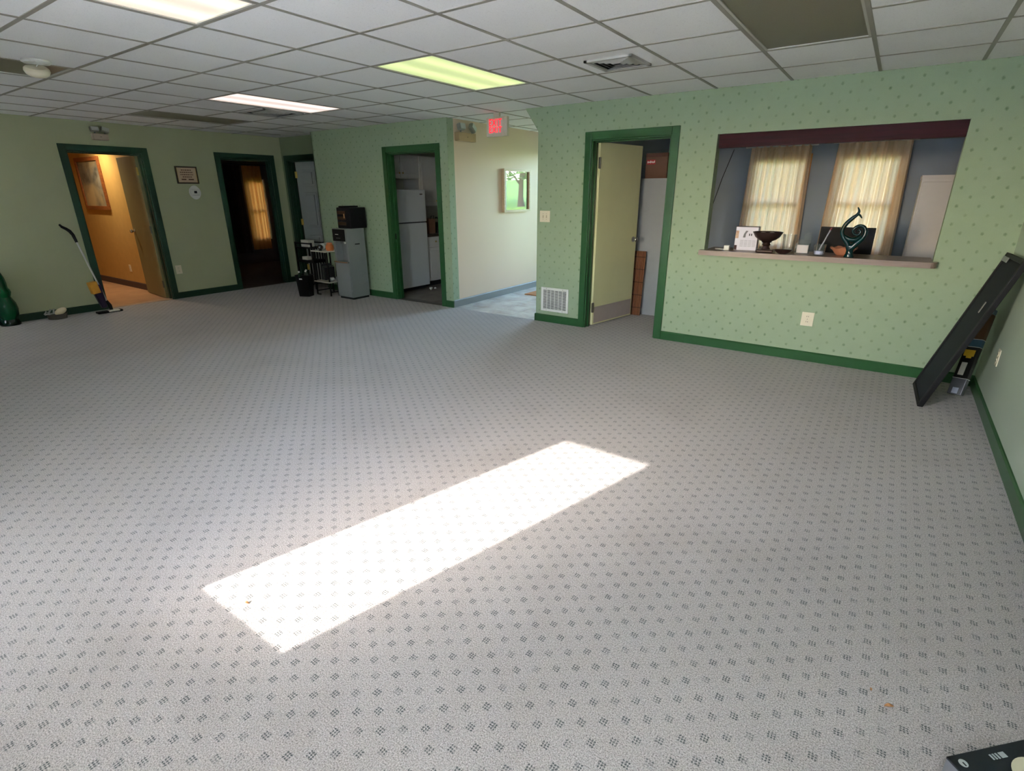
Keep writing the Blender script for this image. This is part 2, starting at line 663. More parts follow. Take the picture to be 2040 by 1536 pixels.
# hallway
wall_x('wall_hall_left', M_WHITEW, XH0 - T, XH0, YF + T, YH + 0.1)
wall_x('wall_hall_right', M_WHITEW, XH1, XH1 + T, YF + T, YH + 0.1)
HD = (-1.86, -0.70, 0.04, 2.16)
wall_y('wall_hall_end', M_WHITEW, YH, YH + 0.1, XH0 - T, XH1 + T, holes=[HD])
# office
OW = [(1.06, 1.715, 0.8, 1.90), (2.045, 2.70, 0.8, 1.90)]
wall_y('wall_office_far', M_BLUE, YO, YO + T, XH1 + T, XR + T, holes=OW)
wall_x('wall_office_left', M_BLUE, -0.15, -0.10, YF + T, YO)
struct(MB().box(0.94, XR, YF + T, YF + T + 0.004, 0, 0.9).build('wall_office_inner', M_BLUE))
wall_x('wall_office_right', M_BLUE, XR - 0.004, XR, YF + T, YO)
# kitchen
wall_x('wall_kitchen_left', M_CREAM, -4.22, -4.1, YF + T, 6.2)
wall_y('wall_kitchen_far', M_CREAM, 6.2, 6.3, -4.22, XH0)
wall_x('wall_kitchen_right', M_CREAM, XH0 - T - 0.01, XH0 - T, YF + T, 6.2)
# corridor with ochre walls
wall_y('wall_corridor_right', M_OCHRE, 1.24, 1.36, -9.9, XL - T)
wall_y('wall_corridor_left', M_OCHRE, -0.5, -0.4, -9.9, XL - T)
wall_x('wall_corridor_end', M_OCHRE, -9.9, -9.8, -0.4, 1.24)
# dark bedroom
BW = (4.26, 4.74, 0.50, 1.78)
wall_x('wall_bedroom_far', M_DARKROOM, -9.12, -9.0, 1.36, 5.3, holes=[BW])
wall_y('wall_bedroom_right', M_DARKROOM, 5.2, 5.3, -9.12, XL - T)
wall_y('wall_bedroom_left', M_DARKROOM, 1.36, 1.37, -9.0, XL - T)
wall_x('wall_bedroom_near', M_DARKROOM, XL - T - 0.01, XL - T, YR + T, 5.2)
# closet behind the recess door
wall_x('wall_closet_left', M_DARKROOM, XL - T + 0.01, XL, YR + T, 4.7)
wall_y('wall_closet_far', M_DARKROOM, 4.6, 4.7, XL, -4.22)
# ceilings of the side rooms and the roof
M_CEILP = mat('plain_ceiling_paint', (196, 194, 190), 0.8)
for nm, bx_ in (('ceiling_office', (-0.1, XR, YF + T, YO)), ('ceiling_kitchen', (-4.1, XH0 - T, YF + T, 6.2)), ('ceiling_corridor', (-9.8, XL - T, -0.4, 1.24)),
                ('ceiling_bedroom', (-9.0, XL - T, 1.37, 5.2)), ('ceiling_closet', (XL, -4.22, YR + T, 4.6))):
    struct(MB().box(bx_[0], bx_[1], bx_[2], bx_[3], H, H + 0.06).build(nm, M_CEILP))
struct(MB().box(-10.2, XR + 0.5, YB - 0.45, 7.0, 2.5, 2.72).build('roof_sun_block', M_SUN_BLOCK))  # unseen slab added to keep sun and sky light out of the rooms

# ------------------------------------------------------------------ ceiling: grid and tiles
ceil = struct(MB().box(XL, XR, YB, YF, H + 0.10, H + 0.14).build('ceiling', mat('ceiling_deck', (60, 58, 55), 0.9)))
FIX = {  # cells (i, j0) : lamp kind
    (-1, -3): 'warm', (-1, 1): 'green', (-5, 1): 'pink', (-8, 1): 'off', (-5, -3): 'off', (3, 1): 'off', (3, -3): 'off', (-8, -3): 'off'}
VENTS = {(1, 2), (-6, 2)}
skip = set()
for (i, j) in FIX:
    skip |= {(i, j), (i, j + 1)}


def ceiling_area(xa, xb, ya, yb, parent, doskip=True):
    cache = {}
    for i in range(math.floor(xa / S + 1e-6), math.ceil(xb / S - 1e-6)):
        for j in range(math.floor(ya / S + 1e-6), math.ceil(yb / S - 1e-6)):
            if doskip and (i, j) in skip:
                continue
            x0, x1 = max(xa, i * S), min(xb, (i + 1) * S)
            y0, y1 = max(ya, j * S), min(yb, (j + 1) * S)
            if x1 - x0 < 0.03 or y1 - y0 < 0.03:
                continue
            key = (round(x1 - x0, 3), round(y1 - y0, 3))
            loc = ((x0 + x1) / 2, (y0 + y1) / 2, H + 0.0015 + random.random() * 0.001)
            if key not in cache:
                wx, wy = key
                o = MB().box(-wx / 2 + 0.003, wx / 2 - 0.003, -wy / 2 + 0.003, wy / 2 - 0.003, 0, 0.016).build('ceiling_tile', TILE, parent)
                o.location = loc
                cache[key] = o
            else:
                o = clone(cache[key], parent, loc)
            o.rotation_euler = (random.uniform(-.001, .001), random.uniform(-.001, .001), 0)
    for i in range(math.ceil(xa / S), math.floor(xb / S) + 1):
        MB().box(i * S - 0.012, i * S + 0.012, ya, yb, H - 0.0012, H + 0.03).build('ceiling_runner', M_TBAR, parent)
    for j in range(math.ceil(ya / S), math.floor(yb / S) + 1):
        gaps = sorted(i * S for (i, jj) in FIX if doskip and jj + 1 == j)
        x = xa
        for g_ in gaps + [None]:
            e = xb if g_ is None else g_
            MB().box(x, e, j * S - 0.012, j * S + 0.012, H - 0.0006, H + 0.028).build('ceiling_cross_tee', M_TBAR, parent)
            x = None if g_ is None else g_ + S


ceiling_area(XL, XR, YB, YF, ceil)
ch = struct(MB().box(XH0, XH1, YF, YH, H + 0.10, H + 0.14).build('ceiling_hall', mat('ceiling_deck', (60, 58, 55), 0.9)))
ceiling_area(XH0, XH1, YF, YH, ch, False)
struct(MB().box(XL, XE, YF, YR, H, H + 0.06).build('ceiling_recess', TILE))

# ------------------------------------------------------------------ door casings, baseboards
trim_no = [0]


def casing_y(y, a, b_, m, side=-1, top=DH, depth=T):
    trim_no[0] += 1
    t = MB()
    d = 0.016 * side
    t.box(a - CW, a, y, y + d, 0, top + CW)
    t.box(b_, b_ + CW, y, y + d, 0, top + CW)
    t.box(a, b_, y, y + d, top, top + CW)
    o = struct(t.build('trim_%d' % trim_no[0], m, bevel=0.004))
    j = MB()
    yi = y - side * depth
    j.box(a - 0.002, a + 0.014, y, yi, 0, top)
    j.box(b_ - 0.014, b_ + 0.002, y, yi, 0, top)
    j.box(a, b_, y, yi, top - 0.014, top + 0.002)
    # stop bead
    ym = y - side * depth * 0.45
    j.box(a + 0.014, a + 0.026, ym, ym - side * 0.03, 0, top - 0.014)
    j.box(b_ - 0.026, b_ - 0.014, ym, ym - side * 0.03, 0, top - 0.014)
    j.box(a + 0.014, b_ - 0.014, ym, ym - side * 0.03, top - 0.026, top - 0.014)
    j.build('door_jamb', m, o)
    return o


def casing_x(x, a, b_, m, top=DH, depth=T):
    trim_no[0] += 1
    t = MB()
    t.box(x, x + 0.016, a - CW, a, 0, top + CW)
    t.box(x, x + 0.016, b_, b_ + CW, 0, top + CW)
    t.box(x, x + 0.016, a, b_, top, top + CW)
    o = struct(t.build('trim_%d' % trim_no[0], m, bevel=0.004))
    j = MB()
    j.box(x - depth, x, a - 0.002, a + 0.014, 0, top)
    j.box(x - depth, x, b_ - 0.014, b_ + 0.002, 0, top)
    j.box(x - depth, x, a, b_, top - 0.014, top + 0.002)
    xm = x - depth * 0.45
    j.box(xm - 0.03, xm, a + 0.014, a + 0.026, 0, top - 0.014)
    j.box(xm - 0.03, xm, b_ - 0.026, b_ - 0.014, 0, top - 0.014)
    j.box(xm - 0.03, xm, a + 0.014, b_ - 0.014, top - 0.026, top - 0.014)
    j.build('door_jamb', m, o)
    return o


casing_y(YF, KD[0], KD[1], M_TRIM)
casing_y(YF, OD[0], OD[1], M_TRIM)
casing_x(XL, D1[0], D1[1], M_TRIM_L)
casing_x(XL, D2[0], D2[1], M_TRIM_L)
casing_y(YR, RD[0], RD[1], M_TRIM_L)


def base_y(name, x0, x1, y, m, h=0.09, d=0.013):
    return struct(MB().prism([(y, 0), (y - d, 0), (y - d, h - 0.012), (y - d * 0.5, h - 0.003), (y, h)], 0, x0, x1).build(name, m))


def base_x(name, y0, y1, x, m, sgn=1, h=0.09, d=0.013):
    return struct(MB().prism([(x, 0), (x + sgn * d, 0), (x + sgn * d, h - 0.012), (x + sgn * d * 0.5, h - 0.003), (x, h)], 1, y0, y1).build(name, m))


base_y('baseboard_front_left', XE, KD[0] - CW, YF, M_TRIM)
base_y('baseboard_front_mid', KD[1] + CW, XH0 + 0.004, YF, M_TRIM)
base_y('baseboard_front_post', XH1 - 0.013, OD[0] - CW, YF, M_TRIM)
base_y('baseboard_front', OD[1] + CW, XR, YF, M_TRIM)
base_x('baseboard_hall_post', YF - 0.013, YF + 0.2, XH1, M_TRIM, -1)
base_x('baseboard_left_near', YB, D1[0] - CW, XL, M_TRIM_L)
base_x('baseboard_left', D1[1] + CW, D2[0] - CW, XL, M_TRIM_L)
base_x('baseboard_left_far', D2[1] + CW, YR, XL, M_TRIM_L)
base_x('baseboard_right', YB, YF, XR, M_TRIM, -1)
base_x('baseboard_hall', YF + 0.002, YH, XH0, M_GREYBASE, 1, 0.10, 0.01)
base_y('baseboard_corridor', -9.8, XL - T - 0.85, 1.24, mat('dark_vinyl_base', (66, 52, 58), 0.5), 0.10)
struct(MB().box(KD[0], KD[1], YF + 0.02, YF + T, 0, 0.006).build('trim_kitchen_threshold', mat('threshold_metal', (96, 90, 82), 0.4, metal=0.6)))
struct(MB().box(XL - T + 0.01, XL - 0.005, D1[0] + 0.014, D1[1] - 0.014, 0, 0.008).build('trim_corridor_threshold', mat('threshold_beige', (190, 160, 130), 0.4)))


# ------------------------------------------------------------------ doors
def hinge_set(parent, x, y, zs, m, dx=0.02, dy=0.035):
    for z in zs:
        h = MB().box(x - 0.002, x + 0.002, y - dy, y + dy, z - 0.05, z + 0.05)
        h.cyl((x, y - 0.004, z - 0.052), (x, y - 0.004, z + 0.052), 0.007, seg=10)
        h.build('hinge', m, parent)


def flat_door(name, w, hinge, ang, m, knob_m, label, kick=None, knob_side=1):
    """leaf lies along local +x from the hinge, thickness in +y; ang rotates it"""
    r = bpy.data.objects.new(name, None)
    COL.objects.link(r)
    r.location = hinge
    r.rotation_euler = (0, 0, ang)
    struct(r, label, 'door')
    MB().box(0, w, -0.018, 0.018, 0.012, 1.985).build('leaf', m, r, bevel=0.002)
    for sgn in (-1, 1):
        k = MB().cyl((w - 0.07, sgn * 0.018, 0.95), (w - 0.07, sgn * 0.026, 0.95), 0.032, seg=20)
        k.cyl((w - 0.07, sgn * 0.02, 0.95), (w - 0.07, sgn * 0.05, 0.95), 0.011, seg=12)
        k.sphere((w - 0.07, sgn * 0.064, 0.95), 0.028, (1, 0.75, 1))
        k.build('knob', knob_m, r, smooth=True)
    if kick is not None:
        MB().box(0.025, w - 0.02, -0.0205, -0.018, 0.03, 0.22).build('kick_plate', kick, r)
    MB().box(w - 0.001, w + 0.001, -0.012, 0.012, 0.90, 1.0).build('latch_plate', knob_m, r)
    return r


d4 = flat_door('door_1', 0.80, (0.030, YF + T - 0.005, 0), math.radians(79), M_DOORG, M_CHROME, 'pale green flat office door swung open with a grey kick plate',
               kick=mat('kick_plate_grey', (176, 162, 152), 0.45))
for z in (0.22, 1.78):
    MB().box(-0.022, 0.006, -0.030, -0.016, z - 0.055, z + 0.055).cyl((-0.006, -0.026, z - 0.058), (-0.006, -0.026, z + 0.058), 0.008, seg=10).build('hinge', M_HINGE, d4)
d1 = flat_door('door_2', 0.83, (XL - T - 0.005, D1[1] - 0.03, 0), math.radians(174.5), M_DOORG2, M_CHROME, 'khaki flat door standing open against the ochre corridor wall')
for z in (0.22, 1.0, 1.78):
    MB().box(-0.014, 0.012, 0.010, 0.028, z - 0.05, z + 0.05).cyl((-0.008, 0.024, z - 0.052), (-0.008, 0.024, z + 0.052), 0.008, seg=10).build('hinge', M_BRASS if z > 1.5 else M_HINGE, d1)
# six-panel door in the recess
d5 = bpy.data.objects.new('door_3', None)
COL.objects.link(d5)
d5.location = (RD[0] + 0.045, YR + T - 0.01, 0)
d5.rotation_euler = (0, 0, math.radians(24))
struct(d5, 'white six-panel door ajar in the dark recess behind the cart', 'door')
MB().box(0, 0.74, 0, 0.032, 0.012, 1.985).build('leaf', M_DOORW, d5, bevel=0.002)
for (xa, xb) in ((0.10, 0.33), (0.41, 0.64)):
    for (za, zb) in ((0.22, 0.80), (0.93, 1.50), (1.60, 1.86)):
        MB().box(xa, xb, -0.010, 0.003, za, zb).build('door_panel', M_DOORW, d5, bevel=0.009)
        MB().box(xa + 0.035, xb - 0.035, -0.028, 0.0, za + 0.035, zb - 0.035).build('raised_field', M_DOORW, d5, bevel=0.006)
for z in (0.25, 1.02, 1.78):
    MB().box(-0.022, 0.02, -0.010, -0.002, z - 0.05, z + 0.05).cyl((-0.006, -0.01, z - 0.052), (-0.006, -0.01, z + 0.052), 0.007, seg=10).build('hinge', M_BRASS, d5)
MB().cyl((0.56, -0.002, 1.70), (0.56, -0.03, 1.70), 0.03, seg=14).build('coat_hook', M_BLACKP, d5)
kb = MB().cyl((0.67, -0.002, 0.95), (0.67, -0.03, 0.95), 0.011, seg=12)
kb.sphere((0.67, -0.05, 0.95), 0.026)
kb.build('knob', M_BRASS, d5, smooth=True)
# kitchen door latch plate on the left jamb
lp = MB().box(KD[0] + 0.014, KD[0] + 0.016, YF + 0.03, YF + 0.06, 0.86, 0.94).build('strike_plate', M_SLOT)
tag(lp, 'small dark strike plate on the left jamb of the kitchen doorway', 'strike plate')

# ------------------------------------------------------------------ windows
win_no = [0]


def sash_window_y(x0, x1, z0, z1, y, m, mid=True, fw_=0.05, depth=0.03, trimw=0.0, trim_m=None, trim_y=None, bars=True):
    win_no[0] += 1
    r = bpy.data.objects.new('window_%d' % win_no[0], None)
    COL.objects.link(r)
    r.location = ((x0 + x1) / 2, y, z0)
    struct(r)
    W_, H_ = x1 - x0, z1 - z0
    f = MB()
    f.box(-W_ / 2 - fw_, -W_ / 2, -depth / 2, depth / 2, -fw_, H_ + fw_)
    f.box(W_ / 2, W_ / 2 + fw_, -depth / 2, depth / 2, -fw_, H_ + fw_)
    f.box(-W_ / 2, W_ / 2, -depth / 2, depth / 2, -fw_, 0)
    f.box(-W_ / 2, W_ / 2, -depth / 2, depth / 2, H_, H_ + fw_)
    f.build('window_frame', m, r)
    if mid:
        MB().box(-W_ / 2, W_ / 2, -0.02, 0.02, H_ * 0.48, H_ * 0.48 + 0.045).build('meeting_rail', m, r)
        MB().box(-W_ / 2, W_ / 2, -0.003, 0.003, 0, H_ * 0.48).build('pane', M_GLASS, r)
        MB().box(-W_ / 2, W_ / 2, -0.003, 0.003, H_ * 0.48 + 0.045, H_).build('pane', M_GLASS, r)
    else:
        MB().box(-W_ / 2, W_ / 2, -0.003, 0.003, 0, H_).build('pane', M_GLASS, r)
    if trimw:
        ty = trim_y - y
        for a, b_, c, d in ((-W_ / 2 - trimw, -W_ / 2 + 0.002, -0.03, H_ + trimw), (W_ / 2 - 0.002, W_ / 2 + trimw, -0.03, H_ + trimw), (-W_ / 2, W_ / 2, H_, H_ + trimw), (-W_ / 2 - trimw - 0.02, W_ / 2 + trimw + 0.02, -0.05, -0.02)):
            MB().box(a, b_, ty - 0.018, ty, c, d).build('window_casing', trim_m, r)
    return r


M_WFRAME = mat('white_window_frame', (220, 220, 215), 0.5)
sash_window_y(WA[0], WA[1], WA[2], WA[3], -2.96, M_WFRAME, mid=False, fw_=0.058, depth=0.02)
M_FILL_SHADE = mat_cloth('sheer_fill_shade', (236, 240, 247), 0.93, 0.03)  # cool-tinted sheer spreads the sun as fill from the added windows
for k, WW in enumerate((WC, WD, WE)):
    r = sash_window_y(WW[0] + 0.05, WW[1] - 0.05, WW[2] + 0.05, WW[3] - 0.05, YB - 0.07, M_WFRAME)
    shd = MB().box(WW[0] + 0.02, WW[1] - 0.02, YB - 0.030, YB - 0.028, WW[2] + 0.01, WW[3] - 0.02).build('fill_shade_fabric', M_FILL_SHADE, r)
    shd.parent = r
    shd.location = -Vector(r.location)
M_OAK = mat_wood('oak_window_trim', (176, 112, 56), (206, 146, 84), 0.4, 2)
for (a, b_, c, d) in OW:
    sash_window_y(a + 0.04, b_ - 0.04, c + 0.04, d - 0.04, YO + 0.06, mat('cream_sash', (205, 190, 160), 0.5), trimw=0.075, trim_m=M_OAK, trim_y=YO)
# hallway glass entry door
win_no[0] += 1
hd_ = bpy.data.objects.new('door_4', None)
COL.objects.link(hd_)
hd_.location = ((HD[0] + HD[1]) / 2, YH + 0.05, HD[2])
struct(hd_, 'glazed entry door at the end of the hallway', 'door')
W_, H_ = HD[1] - HD[0], HD[3] - HD[2]
fr = MB()
fr.box(-W_ / 2, -W_ / 2 + 0.04, -0.02, 0.02, 0, H_).box(W_ / 2 - 0.04, W_ / 2, -0.02, 0.02, 0, H_)
fr.box(-W_ / 2 + 0.06, W_ / 2 - 0.06, -0.02, 0.02, 0, 0.12).box(-W_ / 2 + 0.06, W_ / 2 - 0.06, -0.02, 0.02, H_ - 0.07, H_)
fr.build('door_frame', M_WFRAME, hd_)
MB().box(-W_ / 2 + 0.06, W_ / 2 - 0.06, -0.003, 0.003, 0.12, H_ - 0.07).build('pane', mat_thin_glass('dimming_door_glass', (232, 236, 236)), hd_)  # tint added to cut the daylight reaching the hallway
MB().cyl((-W_ / 2 + 0.03, -0.02, 1.0), (-W_ / 2 + 0.03, -0.06, 1.0), 0.012).cyl((-W_ / 2 + 0.03, -0.06, 1.0), (-W_ / 2 + 0.13, -0.06, 1.0), 0.01).build('handle', M_CHROME, hd_, smooth=True)
# bedroom window
win_no[0] += 1
bw = bpy.data.objects.new('window_%d' % win_no[0], None)
COL.objects.link(bw)
bw.location = (-9.06, (BW[0] + BW[1]) / 2, BW[2])
struct(bw)
W_, H_ = BW[1] - BW[0], BW[3] - BW[2]
f = MB()
f.box(-0.02, 0.02, -W_ / 2, -W_ / 2 + 0.05, 0, H_).box(-0.02, 0.02, W_ / 2 - 0.05, W_ / 2, 0, H_)
f.box(-0.02, 0.02, -W_ / 2 + 0.05, W_ / 2 - 0.05, 0, 0.05).box(-0.02, 0.02, -W_ / 2 + 0.05, W_ / 2 - 0.05, H_ - 0.05, H_).box(-0.02, 0.02, -W_ / 2 + 0.05, W_ / 2 - 0.05, H_ * .48, H_ * .48 + .04)
f.build('window_frame', M_WFRAME, bw)
MB().box(-0.003, 0.003, -W_ / 2 + 0.05, W_ / 2 - 0.05, 0.05, H_ - 0.05).build('pane', M_GLASS, bw)

# portals help the sky light find the openings
def portal(loc, rot, sx, sy, name):
    L = bpy.data.lights.new(name, 'AREA')
    L.shape = 'RECTANGLE'
    L.size, L.size_y = sx, sy
    L.cycles.is_portal = True
    o = bpy.data.objects.new(name, L)
    COL.objects.link(o)
    o.location = loc
    o.rotation_euler = rot


portal(((WA[0] + WA[1]) / 2, -2.94, (WA[2] + WA[3]) / 2), (PI / 2, 0, 0), WA[1] - WA[0], WA[3] - WA[2], 'sky_portal')
portal(((HD[0] + HD[1]) / 2, YH - 0.02, (HD[2] + HD[3]) / 2), (-PI / 2, 0, 0), HD[1] - HD[0], HD[3] - HD[2], 'sky_portal')

# ------------------------------------------------------------------ outside: lawn and trees
struct(MB().box(-60, 60, -60, 60, -0.4, -0.15).build('ground', mat('lawn', (104, 128, 62), 0.95, var=0.35, vscale=3)))
struct(MB().box(-9, 6, -13, YB - T, -0.16, -0.10).build('ground_bounce_slab', mat('pale_bounce', (206, 202, 196), 0.9, var=0.08)))  # unseen pale slab added to bounce sunlight into the back windows
struct(MB().prism([(8.5, -0.2), (40.0, -0.2), (40.0, 2.6), (20.0, 1.45), (13.0, 1.0)], 0, -40, 40).build('ground_bank', mat('lawn_bank', (140, 166, 84), 0.95, var=0.35, vscale=2)))
M_BARK = mat('bark', (104, 92, 80), 0.9, var=0.3, vscale=9)
M_LEAF = mat_cloth('leaves', (150, 170, 118), 0.4, 0.3)


def tree(x, y, z0, hgt, spread, label, seed):
    rnd = random.Random(seed)
    t = thing('shade_tree', label, 'tree', (x, y, z0))
    tr = MB()
    k_ = hgt / 5.0
    tr.tube([(0, 0, -0.1), (0.01, 0, 0.10 * k_), (0.03, 0.01, 0.5 * k_), (0.0, 0.03, hgt * 0.5), (0.06, 0.0, hgt * 0.8)], [0.36 * k_, 0.22 * k_, 0.16 * k_, 0.11 * k_, 0.04 * k_], 12)
    for k in range(6):
        a = k * 1.05 + rnd.random()
        z1 = hgt * (0.24 + 0.05 * k)
        tr.tube([(0, 0, z1), (0.25 * spread * math.cos(a), 0.25 * spread * math.sin(a), z1 + 0.14 * hgt), (0.64 * spread * math.cos(a), 0.64 * spread * math.sin(a), z1 + 0.28 * hgt)], [0.08 * k_, 0.05 * k_, 0.02 * k_], 8)
    tr.build('trunk', M_BARK, t, smooth=True)
    bm = bmesh.new()
    for k in range(2400):
        a, u = rnd.random() * 2 * PI, rnd.random() ** 0.5
        q_ = spread * u
        z = hgt * 0.30 + (hgt * 0.70) * (1 - u * u * 0.75) * rnd.random()
        c = Vector((q_ * math.cos(a), q_ * math.sin(a), z))
        q = Matrix.Rotation(rnd.random() * 6.28, 3, 'Z') @ Matrix.Rotation(rnd.uniform(-1, 1), 3, 'X')
        s_ = rnd.uniform(0.016, 0.036) * hgt
        vs = [bm.verts.new(c + q @ Vector(p) * s_) for p in ((-1, 0, 0), (0, -.5, .12), (1.1, 0, 0), (0, .5, .12))]
        bm.faces.new(vs)
    m_ = MB()
    m_.bm.free()
    m_.bm = bm
    o = m_.build('foliage', M_LEAF, t)
    o['kind'] = 'stuff'


tree(4.09, 13.62, 1.02, 2.9, 2.0, 'small leafy tree standing on the lawn beyond the hallway door', 3)

# ------------------------------------------------------------------ ceiling lights
M_FRAME = mat('lamp_frame_white', (190, 188, 178), 0.45)
LAMP = {'warm': mat_lamp('lamp_diffuser_warm', (255, 232, 212), 0.60), 'green': mat_lamp('lamp_diffuser_green', (222, 242, 156), 0.55), 'pink': mat_lamp('lamp_diffuser_pink', (255, 232, 224), 0.64)}
M_OFF = mat('unlit_prismatic_diffuser', (124, 117, 98), 0.35, var=0.12, vscale=160, bump=0.5, bscale=160)
LBL = {(-1, -3): 'lit warm white fluorescent ceiling panel nearest the camera', (-1, 1): 'lit ceiling panel glowing yellow-green near the exit sign',
       (-5, 1): 'lit pinkish white ceiling panel above the water cooler side', (-8, 1): 'unlit dark ceiling panel above the doorway on the left wall',
       (-5, -3): 'unlit ceiling panel beside the dangling smoke detector', (3, 1): 'large unlit brownish ceiling panel above the pass-through window',
       (3, -3): 'unlit ceiling panel behind the photographer on the right', (-8, -3): 'unlit ceiling panel in the near left corner of the room'}
for (i, j), kind in FIX.items():
    t = thing('ceiling_light', LBL[(i, j)], 'ceiling light', ((i + 0.5) * S, (j + 1) * S, H), 0, 'fluorescent ceiling panels')
    hw, hl = S / 2 - 0.012, S - 0.012
    f = MB()
    f.box(-hw, -hw + 0.014, -hl, hl, 0.0, 0.09).box(hw - 0.014, hw, -hl, hl, 0.0, 0.09)
    f.box(-hw + 0.014, hw - 0.014, -hl, -hl + 0.014, 0.0, 0.09).box(-hw + 0.014, hw - 0.014, hl - 0.014, hl, 0.0, 0.09)
    f.box(-hw, hw, -hl, hl, 0.088, 0.092)
    f.build('frame', M_FRAME, t)
    MB().box(-hw + 0.014, hw - 0.014, -hl + 0.014, hl - 0.014, 0.006, 0.010).build('diffuser', LAMP.get(kind, M_OFF), t)

# ------------------------------------------------------------------ ceiling vents, smoke detector
M_VENT = mat('vent_grey_metal', (186, 184, 178), 0.4, var=0.04)


def ceiling_vent(cx, cy, label, size=0.36):
    t = thing('ceiling_vent', label, 'vent', (cx, cy, H), 0, 'ceiling air vents')
    s2 = size / 2
    f = MB()
    for a in range(4):
        R_ = Matrix.Rotation(a * PI / 2, 3, 'Z')
        f.box(-s2, s2, s2 - 0.025, s2, -0.012, 0.004, rot=R_, about=(0, 0, 0))
    f.build('frame', M_VENT, t)
    MB().box(-s2 + 0.02, s2 - 0.02, -s2 + 0.02, s2 - 0.02, 0.0, 0.0035).build('backing', M_SLOT, t)
    for a in range(4):
        for k in range(4):
            r = 0.03 + k * 0.034
            R_ = Matrix.Rotation(a * PI / 2, 3, 'Z')
            v = MB()
            h = r
            P_ = [(-h, r, -0.012), (h, r, -0.012), (h + 0.022, r + 0.022, -0.001), (-h - 0.022, r + 0.022, -0.001)]
            vs = [v.bm.verts.new(R_ @ Vector(p)) for p in P_] + [v.bm.verts.new(R_ @ (Vector(p) + Vector((0, 0, 0.002)))) for p in P_]
            for q in ((0, 1, 2, 3), (7, 6, 5, 4), (0, 4, 5, 1), (1, 5, 6, 2), (2, 6, 7, 3), (3, 7, 4, 0)):
                v.bm.faces.new([vs[n] for n in q])
            v.build('louvre', M_VENT, t)
    return t


ceiling_vent(1.5 * S, 2.5 * S + 0.03, 'square grey louvred ceiling vent near the pass-through wall')
ceiling_vent(-5.5 * S, 2.5 * S, 'dark louvred ceiling vent next to the pinkish lit panel', 0.5)

t = thing('smoke_detector', 'white smoke detector dangling from its ceiling base by a wire', 'smoke detector', (-2.33, -0.87, H))
MB().lathe([(0, 0), (0.082, 0), (0.085, -0.012), (0.074, -0.02), (0.055, -0.016), (0.05, -0.006), (0, -0.004)], 28).build('mounting_base', M_WHITEP, t, smooth=True)
MB().tube([(0, 0, 0), (0.01, -0.01, -0.012), (0.0, 0.005, -0.025), (-0.02, 0.0, -0.035)], 0.003, 6).build('wire', M_WHITEP, t)
sdm = MB().lathe([(0, 0.028), (0.06, 0.026), (0.072, 0.014), (0.074, 0), (0.066, -0.018), (0.05, -0.03), (0, -0.034)], 28).build('detector_head', mat('cream_plastic', (225, 215, 190), 0.4), t, smooth=True)
sdm.location = (-0.03, 0.0, -0.062)
sdm.rotation_euler = (0.12, 0.42, 0)
MB().cyl((-0.03, 0, -0.09), (-0.034, 0, -0.101), 0.008, seg=10).build('test_button', M_GREYBASE, t)


# ------------------------------------------------------------------ wall fittings
def outlet_y(name, x, y, z, label, rz=0.0, w_=0.072, h_=0.115):
    t = thing(name, label, 'outlet', (x, y, z), rz, 'wall outlets')
    MB().box(-w_ / 2, w_ / 2, -0.006, 0, -h_ / 2, h_ / 2).build('plate', M_ALMOND, t, bevel=0.002)
    for s_ in (-1, 1):
        s = MB().cyl((0, -0.006, s_ * 0.024), (0, -0.009, s_ * 0.024), 0.017, seg=18).build('socket', M_ALMOND, t)
        MB().box(-0.008, -0.005, -0.0098, -0.008, s_ * 0.024 - 0.004, s_ * 0.024 + 0.006).box(0.005, 0.008, -0.0098, -0.008, s_ * 0.024 - 0.004, s_ * 0.024 + 0.006).build('slot', M_SLOT, s)
    MB().cyl((0, -0.006, 0), (0, -0.0075, 0), 0.003, seg=8).build('screw', M_HINGE, t)
    return t


outlet_y('wall_outlet', 2.271, YF, 0.391, 'almond outlet on the wallpaper below the pass-through ledge', w_=0.10, h_=0.125)
outlet_y('wall_outlet', XL, 1.262, 0.421, 'almond outlet on the sage wall beside the ochre corridor doorway', rz=PI / 2, w_=0.085, h_=0.125)
outlet_y('wall_outlet', XR, 2.355, 0.404, 'almond outlet on the right wall beside the leaning panel', rz=-PI / 2)
outlet_y('wall_outlet', -7.58, 1.24, 0.32, 'outlet low on the ochre corridor wall')
t = thing('light_switch', 'almond double light switch plate on the wallpapered post by the hallway', 'light switch', (-0.558, YF, 1.228))
MB().box(-0.068, 0.068, -0.007, 0, -0.062, 0.062).build('plate', M_ALMOND, t, bevel=0.003)
for sx in (-0.023, 0.023):
    sw = MB().box(sx - 0.005, sx + 0.005, -0.008, -0.006, -0.013, 0.013).build('switch_slot', mat('tan_plastic', (150, 132, 104), 0.5), t)
    MB().box(sx - 0.004, sx + 0.004, -0.018, -0.007, -0.002, 0.008).build('toggle', M_ALMOND, sw)
    MB().cyl((sx, -0.007, 0.03), (sx, -0.0085, 0.03), 0.003, seg=8).build('screw', M_HINGE, t)
    MB().cyl((sx, -0.007, -0.03), (sx, -0.0085, -0.03), 0.003, seg=8).build('screw', M_HINGE, t)

